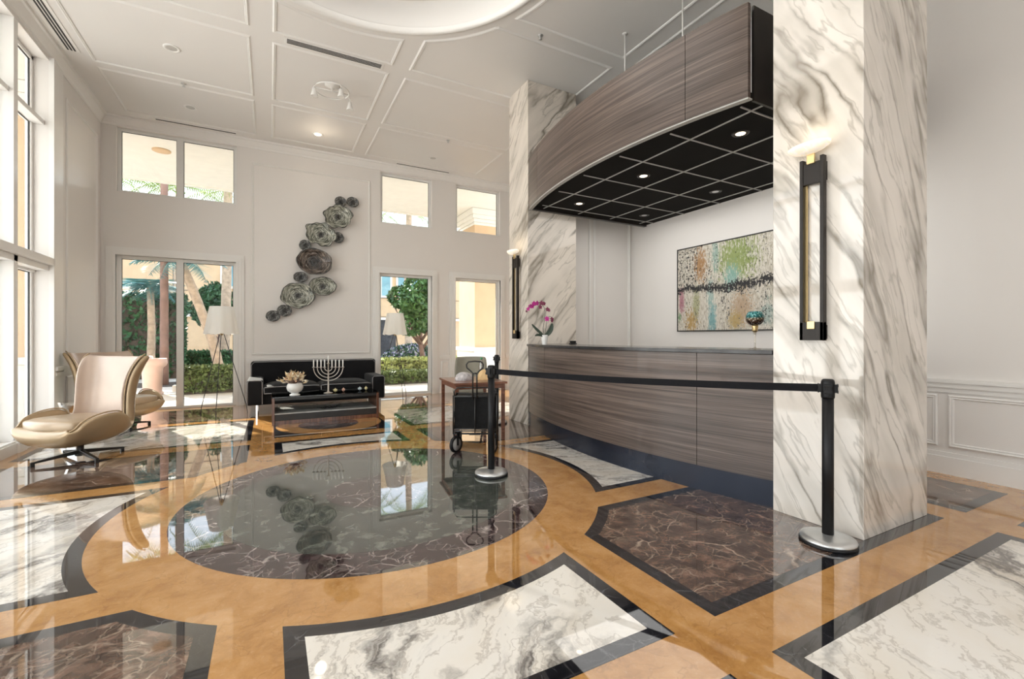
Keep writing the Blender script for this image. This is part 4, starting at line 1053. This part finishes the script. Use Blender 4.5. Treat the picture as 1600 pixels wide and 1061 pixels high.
wing_chair('champagne leather wing chair facing right, behind the front wing chair near the corner', (-1.82, 8.02, 0), R(-42))
# chrome faceted stool
m = MB(); n = 16
prof = [(.20, 0), (.205, .02), (.13, .24), (.125, .26), (.13, .28), (.20, .47), (.205, .50), (.19, .50)]
m.lathe(prof, n=n, smooth=False)
e = tag(m.build('faceted_stool', M['chrome'], None, loc=(-1.96, 7.15, 0)), 'hourglass faceted chrome side table between the two wing chairs', 'side table')

# ------------------------------------------------------------------ wooden side table, chair and things on it
TA = R(-7)
e = thing('wooden_table', 'tall reddish wooden table with thin legs behind the folding wagon', 'table', (2.285, 5.38, 0), TA)
def lb(name, x0, x1, y0, y1, z0, z1, mt, bev=.003):
    m = MB(); m.box(x0, x1, y0, y1, z0, z1); return m.build(name, mt, e, bevel=bev)
lb('tabletop', -.33, .33, -.42, .42, .685, .71, M['redwood']); lb('apron', -.29, .29, -.38, -.36, .63, .685, M['redwood']); lb('apron', -.29, .29, .36, .38, .63, .685, M['redwood'])
lb('apron', -.30, -.28, -.37, .37, .63, .685, M['redwood']); lb('apron', .28, .30, -.37, .37, .63, .685, M['redwood'])
for (x, y) in ((-.29, -.37), (.29, -.37), (-.29, .37), (.29, .37)): lb('leg', x - .02, x + .02, y - .02, y + .02, 0, .685, M['redwood'])
M['taupe'] = simple('taupe_upholstery', (.25, .23, .18), .8, bstr=.2, bscale=300)
e = thing('upholstered_chair', 'taupe upholstered chair with black legs behind the wooden table', 'chair', (2.75, 6.55, 0), R(-28))
P = []
for i in range(7):
    u = i / 6; z = .48 + .46 * u; P.append([(.25 * (1 + .08 * sin(u * pi)) * v, .20 - .06 * (v * v) * 1.5 + .08 * u, z) for v in [j / 6 - 1 for j in range(13)]])
rows(P).build('backrest', M['taupe'], e, solid=.045, subsurf=1)
lb('seat', -.24, .24, -.24, .22, .41, .49, M['taupe'], .025)
for (x, y) in ((-.2, -.2), (.2, -.2), (-.2, .2), (.2, .2)):
    m = MB(); m.tube([(x * .8, y * .8, .42), (x * 1.15, y * 1.15, 0)], [.014, .009], 8); m.build('leg', M['black_metal'], e)
# plastic bag, tan bag, bottle on the table
def lump(name, mt, loc, rx, ry, h, seed, label, cat):
    rnd = random.Random(seed); P = []; ph = [rnd.uniform(0, 6) for _ in range(6)]
    for i in range(13):
        u = i / 12 * pi / 2; row = []
        for j in range(33):
            a = 2 * pi * (j % 32) / 32; k = 1 + .10 * sin(3 * a + ph[0]) + .07 * sin(7 * a + ph[1] + i) + .04 * sin(11 * a + ph[2] - i * .7)
            row.append((rx * cos(u) * k * cos(a), ry * cos(u) * k * sin(a), h * sin(u) * (1 + .12 * sin(2 * a + ph[3]) * cos(u))))
        P.append(row)
    return tag(rows(P).build(name, mt, None, loc=loc, subsurf=1), label, cat)
M['plastic'] = simple('crumpled_grey_plastic', (.45, .42, .42), .35, var=.35, vscale=25, bstr=.6, bscale=30)
M['tan'] = simple('tan_paper', (.70, .48, .24), .7, var=.1)
lump('plastic_bag', M['plastic'], (2.17, 5.36, .7105), .12, .10, .10, 3, 'crumpled grey plastic bag on the wooden table', 'bag')
lump('tan_bag', M['tan'], (2.42, 5.30, .7105), .095, .08, .13, 5, 'tan paper bag on the wooden table behind the wagon handle', 'bag')
e = thing('bottle', 'clear bottle with a green cap standing on the wooden table', 'bottle', (2.50, 5.56, .7105))
m = MB(); m.lathe([(.034, 0), (.036, .01), (.036, .15), (.030, .19), (.013, .225), (.012, .245)], n=24); m.build('body', M['stem_glass'], e)
M['greencap'] = simple('green_cap', (.05, .30, .12), .4)
m = MB(); m.lathe([(.014, .245), (.015, .248), (.015, .268), (.012, .27)], n=18); m.build('cap', M['greencap'], e)

# ------------------------------------------------------------------ folding wagon
e = thing('folding_wagon', 'collapsed black fabric folding wagon with looped handle beside the middle stanchion', 'wagon', (2.03, 4.66, 0), R(-28))
M['wagon_cloth'] = simple('black_wagon_cloth', (.004, .004, .004), .7, spec=.25, var=.4, vscale=12, bstr=.9, bscale=14)
W = .225; Dp = .13
P = []
ring = []
m = MB()
nz = 10; prm = []
def side_ring(z, k):
    pts = []; seg = [(-W, -Dp), (W, -Dp), (W, Dp), (-W, Dp)]
    for i in range(4):
        a, b = seg[i], seg[(i + 1) % 4]
        for q in range(10):
            t_ = q / 10; x = a[0] + (b[0] - a[0]) * t_; y = a[1] + (b[1] - a[1]) * t_; off = .010 * sin(q * 2.3 + k * 1.7 + i) * sin(pi * t_)
            nx_, ny_ = ((0, -1), (1, 0), (0, 1), (-1, 0))[i]; pts.append((x + nx_ * off, y + ny_ * off, z))
    return pts + [pts[0]]
P = [side_ring(.26 + .35 * i / nz, i) for i in range(nz + 1)]
g = rows(P); g.flat([(-W, -Dp), (W, -Dp), (W, Dp), (-W, Dp)], .27); g.build('fabric_tub', M['wagon_cloth'], e)
m = MB(); m.box(-W + .01, W - .01, -Dp + .01, Dp - .01, .57, .612); m.build('folded_cover', M['wagon_cloth'], e, bevel=.015)
m = MB()
for z in (.255, .235 + .0, .61):
    m.tube([(-W - .01, -Dp - .01, z), (W + .01, -Dp - .01, z), (W + .01, Dp + .01, z), (-W - .01, Dp + .01, z)], .008, 8, closed=True)
for sx in (-1, 1):
    for sy in (-1, 1): m.tube([(sx * (W + .01), sy * (Dp + .01), .20), (sx * (W + .01), sy * (Dp + .01), .62)], .009, 8)
    m.tube([(sx * (W + .0), -Dp, .61), (sx * (W + .005), -Dp, .66), (sx * (W - .03), -Dp, .70), (sx * (W - .12), -Dp, .705)], .007, 8)
m.tube([(-W + .1, -Dp, .705), (W - .1, -Dp, .705)], .007, 8); m.tube([(0, -Dp - .02, .21), (0, -Dp - .02, .60)], .007, 8)
m.tube([(-W, -Dp, .205), (W, -Dp, .205)], .010, 8); m.box(-.06, .06, -Dp - .035, -Dp, .195, .215); m.build('frame', M['black_metal'], e)
m = MB(); y = -Dp - .03
m.tube([(-.022, y, .58), (-.022, y, .86), (-.045, y, .885), (-.085, y, .92), (-.092, y, .955), (-.07, y, .985), (0, y, .992), (.07, y, .985), (.092, y, .955), (.085, y, .92), (.045, y, .885), (.022, y, .86), (.022, y, .58)], .0085, 10)
m.tube([(-.022, y, .86), (.022, y, .86)], .009, 8); m.build('handle', M['black_metal'], e)
M['wheel_grey'] = simple('grey_wheel_disc', (.45, .44, .43), .4)
for (sx, sy, ang) in ((-1, -1, 55), (1, -1, 75), (-1, 1, 90), (1, 1, 90)):
    c = Vector((sx * (W - .02) , sy * (Dp + .01) , .092)); rot = Matrix.Translation(c) @ Matrix.Rotation(R(ang), 4, 'Z')
    m = MB(); m.lathe([(.068, -.016), (.086, -.018), (.092, -.010), (.092, .010), (.086, .018), (.068, .016)], n=32, axis='y', caps=False); m.v = [tuple(rot @ Vector(p)) for p in m.v]; w_ = m.build('wheel', M['black_plastic'], e)
    m = MB(); m.lathe([(.001, -.012), (.069, -.010), (.069, .010), (.001, .012)], n=28, axis='y', caps=False); m.v = [tuple(rot @ Vector(p)) for p in m.v]; m.build('hub_disc', M['wheel_grey'], w_)
    m = MB(); m.box(-.012, .012, -.030, -.022, -.01, .12, rot); m.box(-.012, .012, .022, .030, -.01, .12, rot); m.box(-.02, .02, -.03, .03, .11, .125, rot); m.build('fork', M['black_plastic'], w_)

# ------------------------------------------------------------------ exterior
def ext(mb, name, mt, label, cat, group=None, **kw): return tag(mb.build(name, mt, None, **kw), label, cat, group)
mb = MB(); mb.box(-30, 60, YR - 25, 60, -.10, -.02); struct(mb, 'ground', M['pave'], 'pale paved ground outside the windows', 'ground')
mb = MB(); mb.box(-8, 12, YB + .18, 13.85, 5.08, 5.30); mb.box(-8, 12, 13.85, 14.0, 5.05, 5.6); mb.box(-5.6, XL - .3, -6, YB + .2, 5.08, 5.3)
struct(mb, 'trim_9', M['stucco_white'], 'cream porch ceiling outside the upper windows', 'porch ceiling')
mb = MB(); mb.lathe([(.16, 0), (.16, -.02), (.11, -.03)], n=24); ext(mb, 'porch_light', M['stucco'], 'round amber porch light on the porch ceiling', 'ceiling light', loc=(-1.95, 11.6, 5.08))
mb = MB(); mb.box(-10, 14, 9.93, 10.1, -.02, .0)
def porch_column(label, x0, x1, y0, y1):
    e = thing('porch_column', label, 'column', ((x0 + x1) / 2, (y0 + y1) / 2, -.02), group='beige square porch columns'); hx, hy = (x1 - x0) / 2, (y1 - y0) / 2
    m = MB(); m.box(-hx, hx, -hy, hy, .9, 4.65); m.build('shaft', M['stucco'], e)
    m = MB(); m.box(-hx - .05, hx + .05, -hy - .05, hy + .05, 0, .86); m.box(-hx - .09, hx + .09, -hy - .09, hy + .09, .86, .97); m.build('plinth', M['stucco_white'], e, bevel=.01)
    m = MB()
    for i, (o, z0, z1) in enumerate(((.02, 4.62, 4.70), (.05, 4.70, 4.80), (.09, 4.80, 4.92), (.12, 4.92, 5.095))): m.box(-hx - o, hx + o, -hy - o, hy + o, z0, z1)
    m.build('capital', M['stucco_white'], e, bevel=.015)
porch_column('beige porch column with white capital outside the rightmost window', 5.38, 7.2, 12.45, 13.7)
porch_column('beige porch column outside the left windows near the corner', -4.5, -3.15, 9.5, 10.6)
# leafy masses
def leaves(mb, n, fn, s0, s1, rnd):
    for i in range(n):
        p = fn(rnd); s = rnd.uniform(s0, s1); a = Vector((rnd.gauss(0, 1), rnd.gauss(0, 1), rnd.gauss(0, 1))).normalized(); b = a.orthogonal().normalized(); c = a.cross(b); b = (b * cos(rnd.random() * 6) + c * sin(rnd.random() * 6)).normalized(); c = a.cross(b)
        p = Vector(p); mb.v += [tuple(p - b * s), tuple(p + c * s * .45), tuple(p + b * s), tuple(p - c * s * .45)]
        o = len(mb.v) - 4; mb.f.append([o, o + 1, o + 2, o + 3]); mb.mi.append(mb.cur); mb.sm.append(False)
def hedge(label, x0, x1, y0, y1, z1, mt, n, seed, s=(.03, .07)):
    rnd = random.Random(seed); lx, ly = (x0 + x1) / 2, (y0 + y1) / 2; e = thing('hedge', label, 'hedge', (lx, ly, -.02), group='clipped hedges in the garden')
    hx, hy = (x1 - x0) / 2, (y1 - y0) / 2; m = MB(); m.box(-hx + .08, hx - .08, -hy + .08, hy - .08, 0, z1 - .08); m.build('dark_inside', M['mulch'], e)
    def f(r):
        k = r.random()
        if k < .45: p = (r.uniform(-hx, hx), -hy + r.uniform(0, .12), r.uniform(.05, z1))
        elif k < .85: p = (r.uniform(-hx, hx), r.uniform(-hy, hy), z1 - r.uniform(0, .14))
        else: p = (r.choice((-hx, hx)) * .99, r.uniform(-hy, hy), r.uniform(.05, z1))
        return p
    m = MB(); m.raw = True; leaves(m, n, f, s[0], s[1], rnd); m.build('foliage', mt, e)
hedge('low clipped green hedge just outside the sliding glass door', -1.75, 1.6, 12.2, 13.0, .62, M['leafA'], 9000, 1)
hedge('low clipped hedge outside the tall window right of the sofa', 2.6, 5.0, 12.2, 13.0, .35, M['leafA'], 4000, 2)
hedge('yellow green hedge row behind the low hedges', 3.0, 8.5, 16.4, 17.6, .50, M['leafD'], 5000, 3, (.05, .1))
hedge('dark green low hedge further back beyond the path', -2.3, 1.0, 17.6, 18.6, .80, M['leafB'], 5000, 4, (.06, .12))
hedge('tall dark green hedge seen through the left pane of the glass door', -9.0, -2.35, 17.2, 17.9, 2.6, M['leafB'], 9000, 5, (.06, .13))
def tree(label, x, y, ch, cr, h0, mt, n, seed, bark='bark_dark'):
    rnd = random.Random(seed); e = thing('garden_tree', label, 'tree', (x, y, -.02), group='garden trees')
    m = MB(); m.tube([(0, 0, 0), (.05, 0, h0 * .5), (-.03, .05, h0), (0, 0, ch)], [.13, .10, .08, .03], 10)
    for k in range(5):
        a = k * 1.26; m.tube([(0, 0, h0 * .6 + .1 * k), (cos(a) * cr * .4, sin(a) * cr * .4, h0 + .4), (cos(a) * cr * .8, sin(a) * cr * .8, ch)], [.06, .04, .015], 6)
    m.build('trunk', M[bark], e)
    cl = [(rnd.uniform(-.6, .6) * cr, rnd.uniform(-.6, .6) * cr, ch + rnd.uniform(-.5, .55) * cr, rnd.uniform(.3, .5) * cr) for _ in range(13)]
    def f(r):
        c = r.choice(cl); d = Vector((r.gauss(0, 1), r.gauss(0, 1), r.gauss(0, 1))).normalized() * c[3] * r.uniform(.75, 1.05); return (c[0] + d.x, c[1] + d.y, c[2] + d.z)
    m = MB(); m.raw = True; leaves(m, n, f, .06, .13, rnd); m.build('crown', mt, e)
tree('bushy green tree outside the tall window right of the sofa', 5.3, 17.6, 2.55, 1.45, 1.2, M['leafC'], 9000, 11)
tree('blue green tree beyond the right pane of the glass door', -1.8, 22.5, 2.7, 1.1, 1.2, M['leafB'], 5000, 12)
tree('dark tree beyond the tall hedge at far left', -8.6, 22, 3.2, 1.6, 1.4, M['leafC'], 5000, 13)
rnd = random.Random(3)
e = thing('flowering_shrub', 'white and violet flowering shrub below the bushy tree', 'shrub', (5.6, 19.8, -.02))
m = MB(); m.raw = True
def fs_(r):
    d = Vector((r.gauss(0, 1), r.gauss(0, 1), abs(r.gauss(0, 1)))).normalized(); return (d.x * 1.5, d.y * .7, d.z * .95)
leaves(m, 2500, fs_, .06, .12, rnd); m.build('foliage', M['leafB'], e)
m = MB(); m.raw = True; leaves(m, 700, fs_, .06, .12, rnd); m.cur = 1; leaves(m, 900, fs_, .06, .12, rnd); m.build('blossoms', [M['flower'], M['flower_white']], e)
# palms
def frond_mesh(L_, mt, droop, rnd, wid=.5):
    m = MB(); m.raw = True; n = 26; pts = []
    for i in range(n + 1):
        t_ = i / n; pts.append(Vector((L_ * t_ * (1 - .12 * t_), 0, L_ * (.38 * t_ - droop * t_ * t_))))
    m.tube(pts, [.02 * (1 - .8 * i / n) for i in range(n + 1)], 5)
    for i in range(3, n):
        w = wid * sin(pi * (i / n) ** .8) * .9 + .08
        for s in (-1, 1):
            p = pts[i]; tip = p + Vector((.45 * w, s * w * .85, -.35 * w + rnd.uniform(-.05, .05))); q = Vector((.022, 0, 0)); m.add([p - q, p + q, tip], [(0, 1, 2)])
    return m
def palm(label, x, y, pts, rad, L_, mt, nf, droop, seed, bark='bark'):
    rnd = random.Random(seed); e = thing('palm_tree', label, 'palm tree', (x, y, -.02), group='palm trees in the garden')
    k = len(pts); P2 = []
    for i in range(24):
        t_ = i / 23 * (k - 1); a = int(min(t_, k - 2)); P2.append(Vector(pts[a]).lerp(Vector(pts[a + 1]), t_ - a))
    m = MB(); m.tube(P2, [rad * (1.15 - .25 * i / 23) * (1 + .05 * (i % 2)) for i in range(24)], 14); m.build('trunk', M[bark], e)
    top = pts[-1]; fm = frond_mesh(L_, mt, droop, rnd).build('frond', M[mt], e)
    for i in range(nf):
        o = fm if i == 0 else fm.copy()
        if i: COL.objects.link(o)
        o.parent = e; o.location = top; o.rotation_euler = (rnd.uniform(-.15, .15), rnd.uniform(-.55, .35), 2 * pi * i / nf + rnd.uniform(-.15, .15))
palm('leaning ringed palm trunk seen through the right pane of the glass door', -1.15, 15.0, [(0, 0, 0), (-.25, .1, 1.2), (-.75, .2, 2.7), (-1.0, .25, 3.35)], .11, 1.2, 'palmblue', 13, .62, 1)
palm('straight brown palm beside the mullion of the glass door', -2.48, 15.1, [(0, 0, 0), (.0, 0, 3.5), (0, 0, 7.4)], .085, 1.7, 'palmleaf', 13, .62, 2, 'bark_dark')
palm('pale slender palm between brown palm and door mullion', -3.05, 16.6, [(0, 0, 0), (.03, 0, 1.5), (.0, 0, 2.7)], .09, .85, 'palmblue', 13, .75, 4)
palm('tall palm left of the brown palm', -4.7, 19.5, [(0, 0, 0), (.1, 0, 3), (.2, 0, 6.5)], .15, 2.2, 'palmleaf', 14, .6, 5)
palm('tall palm visible above the glass door', -1.5, 19.8, [(0, 0, 0), (.1, 0, 3.0), (.15, 0, 6.7)], .15, 2.4, 'palmleaf', 16, .55, 6)
palm('tall palm visible through the square upper window', 6.3, 23.0, [(0, 0, 0), (-.1, 0, 3.5), (0, 0, 7.7)], .16, 2.4, 'palmleaf', 15, .6, 7)
palm('tall palm in front of the beige building', 4.4, 24.8, [(0, 0, 0), (.1, 0, 3.5), (0, 0, 7.9)], .16, 2.4, 'palmleaf', 15, .6, 8)
palm('tall palm behind the brown palm crown', -3.1, 20.8, [(0, 0, 0), (.1, 0, 3.0), (.15, 0, 6.9)], .14, 2.0, 'palmleaf', 15, .55, 16)
# garden lamp post
e = thing('garden_lamp', 'white globe garden lamp post in front of the tall hedge', 'garden lamp', (-4.15, 16.2, -.02))
m = MB(); m.lathe([(.07, 0), (.05, .1), (.03, .2), (.03, 2.35), (.08, 2.4)], n=16); m.build('post', M['trim'], e)
m = MB(); m.lathe([(.08, 2.40), (.17, 2.46), (.20, 2.58), (.17, 2.70), (.05, 2.76), (.12, 2.78), (.02, 2.90), (.01, 2.98)], n=24); m.build('globe', M['rooftile'], e)
# urn planter
e = thing('planter_urn', 'large blush planter on the terrace behind the wing chairs', 'planter', (-2.28, 12.6, -.02))
m = MB(); m.lathe([(.20, 0), (.20, .05), (.17, .08), (.18, .35), (.19, .55), (.20, .60), (.25, .64), (.27, .70), (.26, .80), (.24, .80), (.22, .74), (.001, .72)], n=40, caps=False); m.build('urn', M['pot'], e)
m = MB(); m.raw = True; rnd = random.Random(9); leaves(m, 120, lambda r: (r.gauss(-.08, .05), r.gauss(0, .07), .78 + abs(r.gauss(0, .03))), .03, .06, rnd); m.build('white_blossoms', M['flower_white'], e)
# beige building
e = thing('beige_building', 'beige stucco building across the garden', 'building', (0, 27, -.02))
m = MB(); opens = [(-11.0, -6.2, 2.6, 4.3), (1.15, 3.9, 0, 2.3)]
wall_cells(m, -22, 22, 0, 7.6, opens, lambda a, b, c, d: m.box(a, b, 0, .4, c, d)); m.build('facade', M['stucco'], e)
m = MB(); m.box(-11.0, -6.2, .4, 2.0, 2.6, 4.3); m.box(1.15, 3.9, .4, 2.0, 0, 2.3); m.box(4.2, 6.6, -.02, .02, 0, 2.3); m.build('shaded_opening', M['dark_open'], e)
m = MB()
for z in (2.45, 3.55, 4.9, 6.3): m.box(-22, 22, -.03, 0, z, z + .025)
for x in (-4.1, -.2, 4.5, 9): m.box(x, x + .025, -.03, 0, 2.4, 7.6)
m.build('score_line', M['mulch'], e)
m = MB(); m.box(-22, 22, -.12, 0, 2.28, 2.42); m.build('band_course', M['stucco_white'], e)
for (x, z, w, h) in ((5.75, 4.35, 1.0, 1.3), (7.35, 4.35, 1.25, 1.3), (-1.75, 4.35, .6, 1.0), (9.4, 4.35, 1.2, 1.3), (-12.8, 4.3, 1.2, 1.4)):
    m = MB(); m.box(x - w / 2 - .12, x + w / 2 + .12, -.08, 0, z - h / 2 - .12, z + h / 2 + .12); fr = m.build('window_surround', M['stucco_white'], e)
    m = MB(); m.box(x - w / 2, x - .03, -.10, -.08, z - h / 2, z + h / 2); m.box(x + .03, x + w / 2, -.10, -.08, z - h / 2, z + h / 2); m.build('pane', M['pane_blue'], fr)
m = MB(); m.box(-15, 12, 14.4, 16.0, -.06, -.019); ext(m, 'garden_bed', M['mulch'], 'dark mulch bed under the palms', 'garden bed')
m = MB(); m.box(-2.0, 5.0, 13.1, 13.35, -.02, .12); ext(m, 'kerb', M['stucco_white'], 'low pale kerb behind the low hedges', 'kerb')

# ------------------------------------------------------------------ lighting
w = bpy.data.worlds.new('sky'); scene.world = w; w.use_nodes = True; nt = w.node_tree; nt.nodes.clear()
out = nt.nodes.new('ShaderNodeOutputWorld'); bg = nt.nodes.new('ShaderNodeBackground'); tc = nt.nodes.new('ShaderNodeTexCoord'); sp = nt.nodes.new('ShaderNodeSeparateXYZ'); rm = nt.nodes.new('ShaderNodeValToRGB')
nt.links.new(tc.outputs['Generated'], sp.inputs[0]); nt.links.new(sp.outputs[2], rm.inputs[0])
rm.color_ramp.elements[0].position = 0; rm.color_ramp.elements[0].color = (1.0, .97, .93, 1); rm.color_ramp.elements[1].position = .6; rm.color_ramp.elements[1].color = (.62, .78, 1.0, 1)
nt.links.new(rm.outputs[0], bg.inputs[0]); bg.inputs[1].default_value = 2.4; nt.links.new(bg.outputs[0], out.inputs[0])
def light(name, typ, loc, energy, color=(1, 1, 1), rot=None, **kw):
    L = bpy.data.lights.new(name, typ); L.energy = energy; L.color = color
    for k, v in kw.items(): setattr(L, k, v)
    o = bpy.data.objects.new(name, L); COL.objects.link(o); o.location = loc
    if rot: o.rotation_euler = rot
    return o
sd = Vector((-.40, .92, .64)).normalized()
sun = light('sun', 'SUN', (0, 0, 20), 10.5, (1, .93, .82), angle=R(.6)); sun.rotation_euler = sd.to_track_quat('Z', 'Y').to_euler()
light('recess_fill', 'AREA', (CX, CY, ZC + .20), 22, (1, .96, .91), (0, 0, 0), shape='DISK', size=2.6)  # added fill lamp; the ceiling recess has no fitting of its own
light('rear_fill', 'AREA', (1.6, -2.2, 4.8), 70, (1, .97, .94), (R(10), 0, 0), shape='RECTANGLE', size=5, size_y=2.6)  # unseen fill lamp added behind the camera
light('left_window_fill', 'AREA', (XL - .45, 3.0, 2.4), 175, (1, .985, .96), (0, -pi / 2, 0), shape='RECTANGLE', size=4.4, size_y=9.4)  # area lamp added outside the glass to boost skylight from the left
light('desk_light', 'AREA', (4.35, 3.9, 3.045), 18, (1, .98, .95), (0, 0, 0), shape='RECTANGLE', size=1.6, size_y=3.0)
for (y) in (1.73, 5.87): light('sconce_glow', 'POINT', (3.13, y, 2.62), .45, (1, .78, .5), shadow_soft_size=.12)
light('track_spot', 'POINT', (.8, 8.7, 4.6), 2, (1, .85, .65), shadow_soft_size=.1)

# ------------------------------------------------------------------ camera
cam = bpy.data.cameras.new('camera'); co = bpy.data.objects.new('camera', cam); COL.objects.link(co)
cam.sensor_fit = 'HORIZONTAL'; cam.sensor_width = 36; cam.lens = 711 / 1600 * 36; cam.shift_y = -3.5 / 1600; cam.clip_start = .05; cam.clip_end = 300
co.location = (0, 0, CAMH); co.rotation_euler = (pi / 2, 0, -math.atan(379 / 711)); scene.camera = co
scene.view_settings.view_transform = 'Standard'; scene.view_settings.look = 'None'; scene.view_settings.exposure = 0.34; scene.view_settings.gamma = 1
